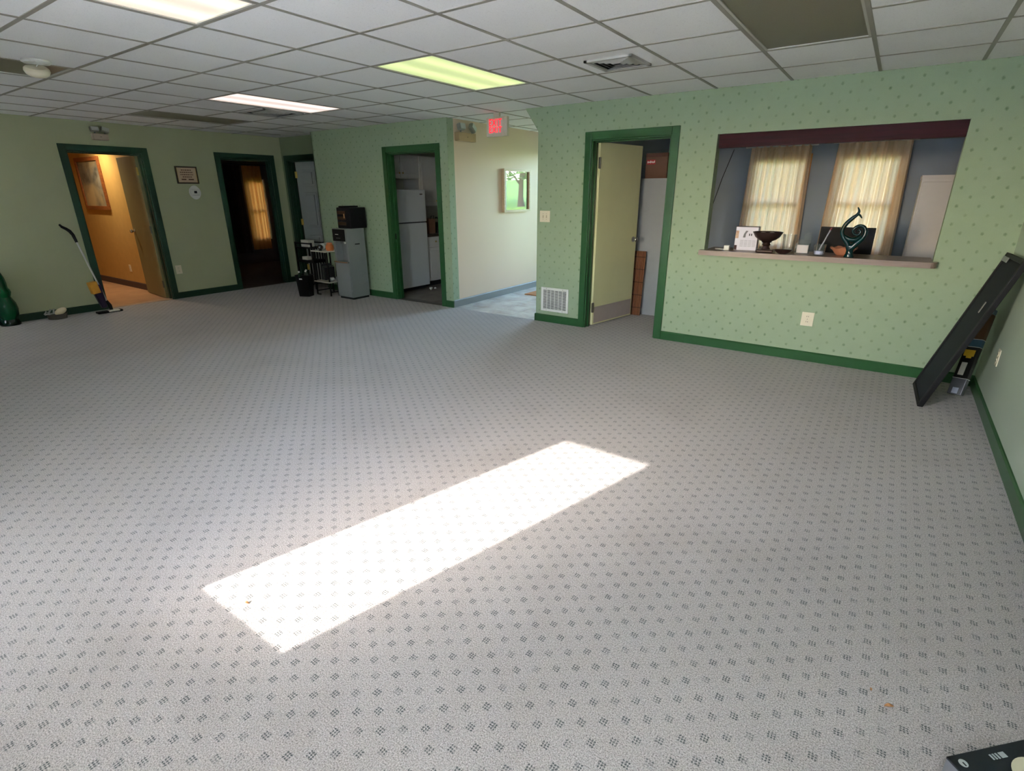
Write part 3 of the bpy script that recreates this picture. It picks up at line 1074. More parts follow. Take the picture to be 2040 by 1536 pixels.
# return-air grille
t = thing('return_air_grille', 'white metal return air grille low on the wallpapered post', 'vent', (-0.402, YF, 0.277))
gw, gh = 0.186, 0.142
f = MB()
f.box(-gw, -gw + 0.028, -0.010, 0, -gh, gh).box(gw - 0.028, gw, -0.010, 0, -gh, gh)
f.box(-gw + 0.028, gw - 0.028, -0.010, 0, -gh, -gh + 0.025).box(-gw + 0.028, gw - 0.028, -0.010, 0, gh - 0.025, gh)
f.build('frame', M_WHITEP, t, bevel=0.002)
MB().box(-gw + 0.026, gw - 0.026, -0.002, -0.0005, -gh + 0.022, gh - 0.022).build('backing', M_SLOT, t)
for k in range(17):
    z = -gh + 0.028 + k * (2 * gh - 0.056) / 16
    MB().box(-gw + 0.027, gw - 0.027, -0.009, -0.003, z - 0.0032, z + 0.0032, rot=Matrix.Rotation(0.35, 3, 'X'), about=(0, -0.006, z)).build('slat', M_WHITEP, t)
for k in range(5):
    x = -gw + 0.028 + (k + 1) * (2 * gw - 0.056) / 6
    MB().box(x - 0.0035, x + 0.0035, -0.0095, -0.003, -gh + 0.024, gh - 0.024).build('mullion', M_WHITEP, t)
for sx in (-1, 1):
    for sz in (-1, 1):
        MB().cyl((sx * gw * 0.6, -0.010, sz * (gh - 0.012)), (sx * gw * 0.6, -0.0115, sz * (gh - 0.012)), 0.004, seg=8).build('screw', M_HINGE, t)

# certificate and thermostat on the left wall (local frame: x along +y wall, facing +x)
t = thing('framed_certificate', 'small dark framed certificate on the sage wall between two doorways', 'framed notice', (XL, 1.648, 1.742), PI / 2)
cw, chh = 0.152, 0.118
f = MB()
f.box(-cw, -cw + 0.018, -0.02, 0, -chh, chh).box(cw - 0.018, cw, -0.02, 0, -chh, chh).box(-cw + 0.018, cw - 0.018, -0.02, 0, -chh, -chh + 0.018).box(-cw + 0.018, cw - 0.018, -0.02, 0, chh - 0.018, chh)
f.build('frame', mat_wood('dark_brown_frame', (48, 34, 22), (70, 52, 34), 0.35), t, bevel=0.003)
MB().box(-cw + 0.016, -cw + 0.022, -0.016, -0.009, -chh + 0.016, chh - 0.016).build('gold_lip', M_BRASS, t)
MB().box(cw - 0.022, cw - 0.016, -0.016, -0.009, -chh + 0.016, chh - 0.016).build('gold_lip', M_BRASS, t)
MB().box(-cw + 0.018, cw - 0.018, -0.008, -0.002, -chh + 0.018, chh - 0.018).build('paper', mat('parchment', (206, 180, 150), 0.6), t)
M_INK = mat('brown_ink', (92, 62, 44), 0.7, var=0)
for k, (z, half) in enumerate(((0.068, 0.072), (0.037, 0.09), (0.006, 0.088), (-0.025, 0.065))):
    x = -half
    while x < half:
        wl = random.uniform(0.012, 0.03)
        MB().box(x, min(half, x + wl), -0.0086, -0.008, z - 0.006, z + 0.006).build('text_stroke', M_INK, t)
        x += wl + 0.006
MB().box(-0.085, -0.02, -0.0086, -0.008, -0.068, -0.052).build('text_stroke', M_INK, t)
MB().box(0.012, 0.085, -0.0086, -0.008, -0.068, -0.052).build('text_stroke', M_INK, t)

t = thing('thermostat', 'round white thermostat on the sage wall below the small certificate', 'thermostat', (XL, 1.715, 1.503), PI / 2)
tb = MB().prism([(0.085 * math.cos(a) * (1.0 if abs(math.sin(a)) < 0.5 else 0.95), 0.098 * math.sin(a)) for a in [k * PI / 12 for k in range(24)]], 1, -0.012, 0).build('wall_plate', M_WHITEP, t, bevel=0.004)
MB().box(-0.058, 0.058, -0.03, -0.01, -0.045, 0.045).build('body', M_WHITEP, t, bevel=0.008)
MB().box(-0.022, 0.018, -0.032, -0.029, -0.012, 0.022).build('display', M_BLACKP, t)
MB().box(-0.05, 0.05, -0.0312, -0.029, -0.039, -0.036).build('cover_seam', M_GREYBASE, t)


# emergency lights
def emergency_light(label, loc, rz, w_, m_body, tilt):
    t = thing('emergency_light', label, 'emergency light', loc, rz, 'twin head emergency lights')
    MB().box(-w_ / 2, w_ / 2, -0.075, 0, -0.05, 0.05).build('battery_box', m_body, t, bevel=0.005)
    MB().cyl((0, -0.075, 0.0), (0, -0.078, 0.0), 0.005, seg=10).build('indicator', M_SLOT, t)
    for k, (sx, ang) in enumerate(((-0.28, 0.0), (0.38, tilt))):
        x = sx * w_
        MB().cyl((x, -0.04, 0.05), (x, -0.045, 0.085), 0.009, seg=10).build('swivel', M_GREYBASE, t)
        R_ = Matrix.Rotation(ang, 3, 'Y') @ Matrix.Rotation(-0.25, 3, 'X')
        hdm = MB().box(-0.055, 0.055, -0.03, 0.03, -0.04, 0.04)
        hd2 = hdm.build('lamp_head', mat('grey_lamp_housing', (150, 150, 138), 0.4), t, bevel=0.014)
        hd2.location = (x, -0.05, 0.115)
        hd2.rotation_euler = R_.to_euler()
        rf = MB().lathe([(0, -0.002), (0.018, -0.004), (0.034, -0.012)], 18).build('reflector', M_CHROME, hd2, smooth=True)
        rf.rotation_euler = (PI / 2, 0, 0)
        rf.location = (0, -0.022, 0)
        gl = MB().box(-0.046, 0.046, -0.036, -0.034, -0.031, 0.031).build('lens', mat('pale_lens', (196, 200, 194), 0.2, var=0.1), hd2)
    return t


emergency_light('beige twin head emergency light on the white hallway wall', (XH0, 3.312, 2.152), PI / 2, 0.34, mat('tan_metal', (176, 150, 112), 0.5), 0.7)
emergency_light('dim beige emergency light above the ochre corridor doorway', (XL, 0.655, 2.175), PI / 2, 0.20, mat('dusty_beige_metal', (178, 160, 140), 0.5), 0.3).scale = (0.85, 1, 0.75)

# exit sign
t = thing('exit_sign', 'red lettered exit sign hung from the ceiling at the hallway mouth', 'exit sign', (-1.24, YF + 0.03, 2.10))
MB().box(-0.155, 0.115, -0.02, 0.02, 0, 0.205).build('face_plate', mat('sign_off_white', (206, 198, 176), 0.4), t, bevel=0.01)
MB().box(0.115, 0.145, -0.022, 0.022, 0.0, 0.205).build('end_cap', mat('sign_off_white', (206, 198, 176), 0.4), t, bevel=0.004)
MB().box(-0.05, 0.03, -0.015, 0.015, 0.205, H - 2.10).build('canopy', mat('sign_off_white', (206, 198, 176), 0.4), t)
M_RED = mat('red_sign_glow', (225, 10, 30), 0.5, var=0, emit=(255, 10, 30), es=1.1)
MB().box(-0.118, 0.075, -0.0215, -0.0195, 0.035, 0.185).build('light_window', mat('pale_sign_window', (222, 204, 194), 0.5, var=0), t)
text_part('exit_letters', 'EXIT', 0.105, M_RED, t, (-0.021, -0.0225, 0.143), (PI / 2, 0, 0), 0.0015, 0.78, 1.0, 0.0008)
text_part('exit_letters_ghost', 'EXIT', 0.095, M_RED, t, (-0.021, -0.0225, 0.068), (PI / 2, 0, 0), 0.0015, 0.86, 0.92, 0.0008)  # squashed glowing copy imitates the ghost reflection of the lit letters

# ------------------------------------------------------------------ hallway picture and mat
t = thing('framed_picture', 'light wood framed picture with reflecting glass on the white hallway wall', 'picture', (XH0, 4.49, 1.512), PI / 2, 'framed wall pictures')
pw, ph = 0.345, 0.298
M_LWOOD = mat_wood('light_wood_frame', (186, 160, 126), (206, 184, 152), 0.4)
for (a, b_, c, d) in ((-pw, -pw + 0.03, -ph, ph), (pw - 0.03, pw, -ph, ph), (-pw + 0.03, pw - 0.03, -ph, -ph + 0.03), (-pw + 0.03, pw - 0.03, ph - 0.03, ph)):
    MB().box(a, b_, -0.045, 0, c, d).build('frame_rail', M_LWOOD, t)
MB().box(-pw + 0.03, pw - 0.03, -0.008, -0.002, -ph + 0.03, ph - 0.03).build('mount', mat('dark_mount', (70, 66, 62), 0.6), t)
M_OVAL = mat('dark_print', (44, 46, 44), 0.6)
M_OVALP = mat('pale_print', (180, 176, 168), 0.6)
for (ox, oz) in ((-0.12, 0.08), (0.0, 0.08), (0.12, 0.08), (0.0, -0.02), (0.12, -0.02), (0.12, -0.12)):
    ov = MB().prism([(ox + 0.045 * math.cos(a), oz + 0.04 * math.sin(a)) for a in [k * PI / 10 for k in range(20)]], 1, -0.010, -0.007).build('oval_photo', M_OVAL, t)
    MB().prism([(ox + 0.028 * math.cos(a), oz + 0.026 * math.sin(a)) for a in [k * PI / 10 for k in range(20)]], 1, -0.0115, -0.0095).build('oval_print', M_OVALP, ov)
gp = MB().box(-pw + 0.03, pw - 0.03, -0.018, -0.015, -ph + 0.03, ph - 0.03).build('pane', mat_thin_glass('picture_glass', refl=4.0), t)
dm = MB().box(-0.4, 0.4, -0.25, 0.25, 0, 0.012).build('door_mat', mat('coir_orange', (190, 130, 78), 0.9, var=0.2, vscale=60), None, bevel=0.004)
dm.location = (-1.35, 4.62, 0.0)
tag(dm, 'tan door mat on the tiled hallway floor', 'door mat')

# ------------------------------------------------------------------ corridor picture and light
t = thing('framed_picture', 'wood framed landscape picture on the ochre corridor wall', 'picture', (-8.25, 1.24, 1.645), 0, 'framed wall pictures')
pw, ph = 0.49, 0.405
M_RWOOD = mat_wood('red_wood_frame', (112, 62, 32), (150, 92, 50), 0.35)
for (a, b_, c, d) in ((-pw, -pw + 0.06, -ph, ph), (pw - 0.06, pw, -ph, ph), (-pw + 0.06, pw - 0.06, -ph, -ph + 0.06), (-pw + 0.06, pw - 0.06, ph - 0.06, ph)):
    MB().box(a, b_, -0.03, 0, c, d).build('frame_rail', M_RWOOD, t, bevel=0.004)
MB().box(-pw + 0.06, pw - 0.06, -0.012, -0.004, -ph + 0.06, ph - 0.06).build('print', mat_picture('misty_landscape', ((70, 74, 70), (150, 146, 134), (190, 170, 130)), 5.0), t)
t = thing('corridor_downlight', 'warm recessed ceiling light shining on the ochre corridor wall', 'ceiling light', (-7.55, 0.85, H))
MB().lathe([(0.045, 0.0), (0.075, -0.002), (0.08, -0.008), (0.07, -0.012), (0.05, -0.008), (0.045, 0.0)], 24).build('trim_ring', M_WHITEP, t, smooth=True)
MB().cyl((0, 0, -0.001), (0, 0, -0.006), 0.046, seg=20).build('bulb_face', mat('warm_bulb', (255, 220, 150), 0.4, var=0, emit=(255, 200, 120), es=6.0), t)
L = bpy.data.lights.new('downlight_lamp', 'SPOT')
L.energy = 52
L.color = (1.0, 0.80, 0.52)
L.spot_size = math.radians(165)
L.spot_blend = 0.9
L.shadow_soft_size = 0.05
lo = bpy.data.objects.new('downlight_lamp', L)
COL.objects.link(lo)
lo.location = (-7.55, 0.85, H - 0.02)

# ------------------------------------------------------------------ bedroom curtain
t = thing('curtain', 'orange curtain glowing with daylight in the dark room beyond the doorway', 'curtain', (-8.93, 4.43, 0))
M_OCUR = mat_cloth('orange_curtain_cloth', (176, 118, 58), 0.28)


def curtain_mesh(w_, z0, z1, folds, amp, flare=0.0, seg=90, thick=0.003):
    """cloth sheet in the x-z plane with folds in y; flare widens it towards the hem"""
    bm = bmesh.new()
    rows = 14
    g = []
    for r_ in range(rows + 1):
        tz = r_ / rows
        z = z1 + (z0 - z1) * tz
        row = []
        for k in range(seg + 1):
            u = k / seg
            ww = w_ * (1 + flare * tz)
            ph_ = folds * u * 2 * PI
            a = amp * (0.45 + 0.55 * min(1, tz * 3 + 0.2))
            yy = a * math.sin(ph_ + 0.6 * math.sin(ph_ * 0.37 + 1.0)) + a * 0.35 * math.sin(ph_ * 2.3 + tz)
            row.append(bm.verts.new(((u - 0.5) * ww, yy, z)))
        g.append(row)
    for r_ in range(rows):
        for k in range(seg):
            bm.faces.new((g[r_][k], g[r_ + 1][k], g[r_ + 1][k + 1], g[r_][k + 1]))
    m_ = MB()
    m_.bm.free()
    m_.bm = bm
    return m_


cb = curtain_mesh(0.42, 0.30, 2.05, 4, 0.03).build('cloth', M_OCUR, t, smooth=True)
cb.rotation_euler = (0, 0, PI / 2)
MB().cyl((0, -0.5, 2.07), (0, 0.5, 2.07), 0.012).build('curtain_rod', M_BLACKM, t)
t = thing('curtain', 'dark drape hanging at the left of the glowing orange curtain', 'curtain', (-8.90, 3.93, 0))
cb = curtain_mesh(0.45, 0.25, 2.05, 4, 0.03).build('cloth', mat('dark_drape', (50, 40, 36), 0.9), t, smooth=True)
cb.rotation_euler = (0, 0, PI / 2)

# ------------------------------------------------------------------ kitchen
t = thing('refrigerator', 'white top-freezer refrigerator inside the kitchen doorway', 'refrigerator', (-3.40, 3.69, 0))
M_FRIDGE = mat('fridge_white', (206, 208, 206), 0.35, var=0.02)
MB().box(-0.66, -0.06, -0.33, 0.33, 0.05, 1.53).build('body', M_FRIDGE, t, bevel=0.006)
MB().box(-0.055, 0.0, -0.33, 0.33, 0.06, 1.045).build('fridge_door', M_FRIDGE, t, bevel=0.012)
MB().box(-0.055, 0.0, -0.33, 0.33, 1.06, 1.535).build('freezer_door', M_FRIDGE, t, bevel=0.012)
MB().box(-0.05, -0.02, -0.32, 0.32, 1.043, 1.062).build('door_gasket', M_SLOT, t)
MB().box(-0.02, 0.025, -0.315, -0.285, 0.72, 1.02).build('handle', M_FRIDGE, t, bevel=0.006)
MB().box(-0.02, 0.025, -0.315, -0.285, 1.09, 1.34).build('handle', M_FRIDGE, t, bevel=0.006)
MB().box(-0.5, -0.08, -0.31, 0.31, 0.0, 0.05).build('toe_grille', M_SLOT, t)
MB().box(0.0, 0.002, 0.20, 0.26, 1.46, 1.475).build('badge', M_CHROME, t)
M_CAB = mat('white_cabinet_paint', (226, 222, 214), 0.5, var=0.03)


def cabinet(name, label, loc, d, wy, h, doors, drawers=0.0):
    t = thing(name, label, 'cabinet', loc, 0)
    MB().box(-d, -0.02, -wy / 2, wy / 2, 0, h).build('body', M_CAB, t)
    wd = wy / doors
    for k in range(doors):
        y0 = -wy / 2 + k * wd + 0.006
        y1 = y0 + wd - 0.012
        zt = h - 0.01
        if drawers:
            dr = MB().box(-0.02, 0, y0, y1, h - drawers, h - 0.01).build('drawer', M_CAB, t, bevel=0.003)
            MB().sphere((0.012, (y0 + y1) / 2, h - drawers / 2), 0.014).build('knob', M_BRASS, dr, smooth=True)
            zt = h - drawers - 0.015
        dd = MB().box(-0.02, 0, y0, y1, 0.012, zt).build('cabinet_door', M_CAB, t, bevel=0.003)
        MB().box(0, 0.006, y0 + 0.05, y1 - 0.05, 0.06, zt - 0.05).build('raised_panel', M_CAB, dd, bevel=0.005)
        MB().sphere((0.014, y1 - 0.03 if k % 2 == 0 else y0 + 0.03, 0.08 if not drawers else zt - 0.06), 0.013).build('knob', M_BRASS, dd, smooth=True)
    return t


cabinet('wall_cabinet', 'white upper cabinet above the refrigerator', (-3.72, 3.83, 1.70), 0.37, 0.80, 0.35, 2)
cabinet('wall_cabinet', 'white tall upper cabinet right of the refrigerator top', (-3.72, 4.64, 1.28), 0.37, 0.80, 0.77, 2)
cabinet('base_cabinet', 'white base cabinet with drawers beside the refrigerator', (-3.46, 4.66, 0.09), 0.62, 1.20, 0.72, 3, 0.16)
tk = MB().box(-4.08, -3.54, 4.06, 5.26, 0, 0.088).build('toe_kick', M_SLOT)
tag(tk, 'dark recessed toe kick under the kitchen base cabinet', 'toe kick')
ctp = MB().box(-4.09, -3.42, 4.04, 5.30, 0.812, 0.85).build('kitchen_worktop', mat('dark_laminate', (62, 50, 44), 0.35), None, bevel=0.005)
tag(ctp, 'dark laminate kitchen worktop beside the refrigerator', 'worktop')
mw = thing('dark_opening_block', 'dark block in the opening above the refrigerator', 'box', (-3.72, 3.50, 1.532))  # block added to stand in for the dark opening below the cabinet
MB().box(-0.12, 0.10, -0.09, 0.09, 0, 0.155).build('body', M_BLACKP, mw, bevel=0.005)
MB().box(0.10, 0.103, -0.07, 0.07, 0.02, 0.135).build('front_panel', M_SLOT, mw)
t = thing('paper_bag', 'brown paper grocery bag on the kitchen worktop', 'bag', (-3.62, 4.26, 0.851))
M_BAG = mat('brown_paper', (118, 84, 62), 0.8, var=0.15, vscale=30)
bg = MB().taper(0.2, 0.15, 0.22, 0.16, 0, 0.24).build('bag_body', M_BAG, t)
MB().tube([(0.11, -0.04, 0.23), (0.12, -0.03, 0.28), (0.12, 0.03, 0.28), (0.11, 0.04, 0.23)], 0.006, 6).build('handle', M_SLOT, t)
t = thing('kettle', 'black kettle on the kitchen worktop at the doorway edge', 'kettle', (-3.60, 4.50, 0.851))
MB().lathe([(0, 0), (0.085, 0), (0.09, 0.03), (0.075, 0.13), (0.05, 0.17), (0, 0.175)], 20).build('body', M_BLACKP, t, smooth=True)
MB().tube([(0.06, 0, 0.16), (0.09, -0.03, 0.22), (0.02, -0.07, 0.25), (-0.06, -0.04, 0.19)], 0.011, 8).build('handle', M_BLACKP, t, smooth=True)
MB().tube([(0.05, 0.05, 0.10), (0.09, 0.09, 0.15)], [0.018, 0.011], 8).build('spout', M_CHROME, t, smooth=True)
for k, (x, y, s_) in enumerate(((-3.30, 3.92, 0.03), (-3.26, 3.98, 0.022), (-3.24, 3.86, 0.018))):
    cr = MB()
    q = bmesh.ops.create_icosphere(cr.bm, subdivisions=2, radius=s_)
    for v in cr.bm.verts:
        v.co *= random.uniform(0.7, 1.15)
        v.co.z = v.co.z * 0.6 + s_ * 0.5
    o = cr.build('crumpled_paper', M_WHITEP, None)
    zmin = min(v.co.z for v in o.data.vertices)
    o.location = (x, y, -zmin)
    tag(o, ['larger crumpled scrap of paper under the refrigerator front', 'middle crumpled scrap of paper on the kitchen floor', 'smallest crumpled scrap of paper by the refrigerator'][k], 'paper scrap', 'paper scraps on the kitchen floor')

# ------------------------------------------------------------------ water cooler and crate
t = thing('water_cooler', 'grey freestanding water dispenser against the green wallpaper', 'water dispenser', (-3.76, 2.74, 0))
M_COOL = mat('cooler_grey', (130, 134, 132), 0.35, var=0.02)
M_COOL2 = mat('cooler_dark_grey', (120, 122, 122), 0.4, var=0.02)
cb = MB()
cb.box(-0.16, 0.16, -0.15, 0.16, 0.03, 0.55).box(-0.16, 0.16, -0.03, 0.16, 0.55, 0.83).box(-0.16, -0.12, -0.15, -0.03, 0.55, 0.83).box(0.12, 0.16, -0.15, -0.03, 0.55, 0.83).box(-0.16, 0.16, -0.15, 0.16, 0.83, 1.01)
cb.build('body', M_COOL, t)
MB().box(-0.155, 0.155, -0.165, -0.15, 0.045, 0.53).build('front_panel', M_COOL, t, bevel=0.006)
MB().box(-0.12, 0.12, -0.036, -0.029, 0.552, 0.828).build('niche_back', M_COOL2, t)
MB().box(-0.152, 0.112, -0.162, -0.149, 0.835, 1.0).build('control_panel', M_BLACKP, t, bevel=0.004)
MB().box(-0.09, -0.02, -0.1635, -0.161, 0.925, 0.932).build('panel_print', M_WHITEP, t)
MB().box(-0.075, 0.02, -0.1635, -0.161, 0.875, 0.879).build('panel_print', M_GREYBASE, t)
MB().cyl((0.02, -0.09, 0.83), (0.02, -0.09, 0.795), 0.018, 0.012, 14).build('tap', M_WHITEP, t, smooth=True)
MB().cyl((-0.06, -0.09, 0.83), (-0.06, -0.09, 0.795), 0.018, 0.012, 14).build('tap', M_COOL2, t, smooth=True)
MB().box(-0.16, 0.15, -0.185, -0.03, 0.53, 0.552).build('drip_tray', M_CHROME, t, bevel=0.006)
MB().box(-0.15, 0.15, -0.14, 0.15, 0.0, 0.03).build('plinth', M_SLOT, t)
lg = MB().cyl((0.16, 0.02, 0.80), (0.164, 0.02, 0.80), 0.06, seg=24).build('round_emblem', M_COOL, t)
MB().box(0.163, 0.166, -0.03, 0.055, 0.785, 0.80).build('emblem_print', M_SLOT, lg)
for (yc, zc, rc) in ((0.05, 0.42, 0.10), (0.06, 0.30, 0.12)):
    MB().lathe([(rc, 0), (rc + 0.004, 0.002), (rc + 0.006, 0)], 28).build('embossed_ring', M_COOL, t).matrix_local = Matrix.Translation((0.1605, yc, zc)) @ Matrix.Rotation(PI / 2, 4, 'Y') @ Matrix.Diagonal((0.8, 0.8, 1, 1))
t = thing('black_crate', 'black plastic bottle crate sitting on top of the water dispenser', 'crate', (-3.72, 2.79, 1.0105))
MB().box(-0.14, 0.15, -0.14, 0.15, 0, 0.285).build('body', M_BLACKP, t, bevel=0.012)
MB().box(-0.11, 0.03, -0.12, 0.12, 0.285, 0.305).build('lid', M_BLACKP, t, bevel=0.006)
for z in (0.04, 0.115, 0.19):
    MB().box(-0.125, 0.06, -0.146, -0.139, z, z + 0.05).build('front_rib', mat('black_gloss', (26, 27, 31), 0.15), t, bevel=0.004)
MB().box(0.02, 0.045, -0.149, -0.144, 0.14, 0.20).build('clear_window', M_CHROME, t)

# ------------------------------------------------------------------ white shelf cart beside the cooler
CX, CY = -4.285, 2.735
t = thing('shelf_cart', 'black metal cart with two white shelves between bin and water dispenser', 'cart', (CX, CY, 0))
M_SHELF = mat('white_shelf', (214, 208, 192), 0.4, var=0.03)
for z in (0.20, 0.655):
    MB().box(-0.185, 0.185, -0.175, 0.165, z, z + 0.016).build('shelf', M_SHELF, t, bevel=0.003)
for sx in (-1, 1):
    for sy in (-1, 1):
        MB().box(sx * 0.165 - 0.009, sx * 0.165 + 0.009, sy * 0.15 - 0.009, sy * 0.15 + 0.009, 0.0, 0.655).build('leg', M_BLACKM, t)
    MB().box(sx * 0.165 - 0.006, sx * 0.165 + 0.006, -0.14, 0.14, 0.05, 0.065).build('side_rail', M_BLACKM, t)
MB().box(-0.17, -0.10, -0.16, -0.13, 0.0, 0.012).build('foot_pad', M_BLACKM, t)
# items on the cart
t = thing('orange_jar', 'orange ceramic jar with lid on the top cart shelf', 'jar', (-4.175, 2.70, 0.671))
M_ORG = mat('orange_glaze', (196, 110, 54), 0.35, var=0.15, vscale=30)
MB().lathe([(0, 0), (0.05, 0), (0.062, 0.03), (0.058, 0.075), (0.04, 0.095)], 20).build('body', M_ORG, t, smooth=True)
MB().lathe([(0, 0.115), (0.03, 0.118), (0.044, 0.108), (0.046, 0.098), (0, 0.095)], 20).build('lid', mat('orange_lid', (214, 130, 84), 0.4), t, smooth=True)
t = thing('glass_globe', 'small dark glass globe with a bright glint on the cart', 'globe', (-4.30, 2.62, 0.671))
MB().lathe([(0, 0), (0.026, 0), (0.02, 0.012), (0, 0.012)], 16).build('base', M_BLACKP, t)
MB().sphere((0, 0, 0.05), 0.042, seg=20, rings=14).build('ball', mat('dark_glass', (40, 46, 54), 0.05, coat=1.0, var=0), t, smooth=True)
t = thing('paper_towel_roll', 'white paper towel roll lying on the cart shelf', 'paper roll', (-4.385, 2.775, 0.671))
R0 = MB().lathe([(0.018, -0.11), (0.05, -0.11), (0.05, 0.11), (0.018, 0.11), (0.018, -0.11)], 22).build('roll', M_WHITEP, t, smooth=True)
R0.location = (0, 0, 0.0505)
R0.rotation_euler = (PI / 2, 0, 0.5)
R1 = MB().lathe([(0.014, -0.111), (0.018, -0.111), (0.018, 0.111), (0.014, 0.111), (0.014, -0.111)], 16).build('core', M_SLOT, t)
R1.location = (0, 0, 0.0505)
R1.rotation_euler = (PI / 2, 0, 0.5)
t = thing('white_cup', 'small white cup on its side on the lower cart shelf', 'cup', (-4.13, 2.64, 0.217))
c0 = MB().lathe([(0, 0), (0.022, 0), (0.030, 0.06), (0.028, 0.06), (0.020, 0.004), (0, 0.004)], 18).build('cup_body', M_WHITEP, t, smooth=True)
c0.location = (0, 0.03, 0.042)
c0.rotation_euler = (PI / 2 + 0.13, 0, 0)
t = thing('clear_dome_container', 'clear plastic dome container on the lower cart shelf', 'container', (-4.16, 2.79, 0.217))
MB().lathe([(0, 0), (0.055, 0), (0.06, 0.012)], 20).build('tray', M_WHITEP, t, smooth=True)
MB().lathe([(0.058, 0.012), (0.052, 0.05), (0.03, 0.075), (0, 0.08)], 20).build('dome', mat_thin_glass('clear_plastic', refl=1.5, body=0.25), t, smooth=True)
t = thing('wire_dish_rack', 'silver framed black mesh rack standing behind the water dispenser corner', 'rack', (-4.045, 2.80, 0))
MB().box(-0.03, -0.015, -0.12, -0.105, 0, 0.50).box(-0.03, -0.015, 0.105, 0.12, 0, 0.50).box(-0.03, -0.015, -0.105, 0.105, 0.485, 0.50).build('frame', M_CHROME, t)
for k in range(12):
    z = 0.10 + k * 0.033
    MB().box(-0.025, -0.02, -0.105, 0.105, z, z + 0.006).build('mesh_wire', M_BLACKM, t)
for k in range(7):
    y = -0.09 + k * 0.03
    MB().box(-0.026, -0.021, y, y + 0.005, 0.08, 0.485).build('mesh_wire', M_BLACKM, t)
for k, (x, hh, col) in enumerate(((-4.41, 0.24, (36, 40, 44)), (-4.37, 0.21, (60, 66, 62)), (-4.335, 0.19, (30, 30, 34)))):
    o = MB().box(-0.012, 0.012, -0.09, 0.09, 0, hh).build('folder', mat('folder_%d' % k, col, 0.4), None, bevel=0.002)
    o.location = (x, 2.76, 0.217)
    tag(o, ['tall dark folder standing leftmost on the lower cart shelf', 'grey-green folder standing between two darker ones', 'short black folder standing on the lower cart shelf'][k], 'folder', 'folders on the lower cart shelf')

# black two-tier slatted stand
SX, SY = -5.06, 2.97
t = thing('slatted_stand', 'black slatted two tier stand in front of the white six-panel door', 'stand', (SX, SY, 0))
for sx in (-1, 1):
    for sy in (-1, 1):
        MB().box(sx * 0.21 - 0.011, sx * 0.21 + 0.011, sy * 0.12 - 0.011, sy * 0.12 + 0.011, 0, 0.74).build('leg', M_BLACKM, t)
MB().box(-0.22, 0.22, -0.13, 0.13, 0.42, 0.46).build('lower_tier', M_BLACKM, t)
for sy in (-0.12, -0.04, 0.04, 0.12):
    MB().box(-0.21, 0.21, sy - 0.012, sy + 0.012, 0.645, 0.66).build('top_slat', M_BLACKM, t)
for sy in (-0.12, 0.12):
    MB().box(-0.21, 0.21, sy - 0.008, sy + 0.008, 0.715, 0.735).build('gallery_rail', M_BLACKM, t)
for k in range(5):
    x = -0.14 + k * 0.07
    MB().box(x - 0.009, x + 0.009, 0.112, 0.128, 0.10, 0.645).build('spindle', M_BLACKM, t)
MB().box(-0.20, 0.20, -0.128, 0.128, 0.08, 0.10).build('bottom_tier', M_BLACKM, t)
o = MB().box(-0.10, 0.10, -0.06, 0.06, 0, 0.11).build('paper_napkin_pack', M_SHELF, None, bevel=0.008)
o.location = (SX - 0.05, SY - 0.0, 0.661)
tag(o, 'white pack of paper napkins on top of the black stand', 'napkin pack')
o = MB().box(-0.07, 0.07, -0.05, 0.05, 0, 0.05).build('white_carton', M_SHELF, None, bevel=0.004)
o.location = (SX - 0.02, SY - 0.06, 0.461)
tag(o, 'low white carton on the lower tier of the black stand', 'carton')

# bin
t = thing('waste_bin', 'black square waste bin filled with clear bottles beside the cart', 'bin', (-4.47, 2.40, 0), math.radians(25))
bb = MB()
bb.taper(0.165, 0.13, 0.205, 0.16, 0, 0.32)
top = [f_ for f_ in bb.bm.faces if all(abs(v.co.z - 0.32) < 1e-5 for v in f_.verts)]
bmesh.ops.delete(bb.bm, geom=top, context='FACES')
bo = bb.build('bin_body', M_BLACKP, t)
so = bo.modifiers.new('wall', 'SOLIDIFY')
so.thickness = 0.004
rm = MB()
for a_, b_, c_, d_ in ((-0.108, 0.108, -0.085, -0.077), (-0.108, 0.108, 0.077, 0.085), (-0.108, -0.100, -0.077, 0.077), (0.100, 0.108, -0.077, 0.077)):
    rm.box(a_, b_, c_, d_, 0.312, 0.326)
rm.build('rim', M_BLACKP, t)
MB().box(-0.045, 0.0, -0.0805, -0.0765, 0.268, 0.276).box(-0.045, 0.004, -0.0800, -0.0760, 0.258, 0.265).build('sticker', M_WHITEP, t)
M_PET = mat_thin_glass('clear_bottle_plastic', (225, 240, 232), refl=2.0, body=0.12)
M_PETG = mat_thin_glass('green_bottle_plastic', (120, 190, 150), refl=2.0, body=0.15, bodycol=(80, 140, 110))
for k, (x, y, a, mm, lb) in enumerate(((-0.045, -0.02, 0.35, M_PETG, 'green tinted plastic bottle tossed in the black bin'), (0.0, 0.03, -0.35, M_PET, 'clear plastic bottle lying in the middle of the black bin'), (0.05, -0.01, 0.25, M_PET, 'clear plastic bottle at the right side of the black bin'))):
    bt = MB().lathe([(0, 0), (0.028, 0.0), (0.03, 0.01), (0.03, 0.10), (0.012, 0.135), (0.012, 0.15), (0, 0.15)], 16)
    o = bt.build('plastic_bottle', mm, None, smooth=True)
    ca, sa = math.cos(math.radians(25)), math.sin(math.radians(25))
    o.location = (-4.47 + ca * x - sa * y, 2.40 + sa * x + ca * y, 0.235)
    o.rotation_euler = (a, a * 0.9, 0)
    tag(o, lb, 'bottle', 'plastic bottles in the bin')
    c_ = MB().cyl((0, 0, 0.15), (0, 0, 0.165), 0.014, seg=14).build('cap', M_WHITEP, o)

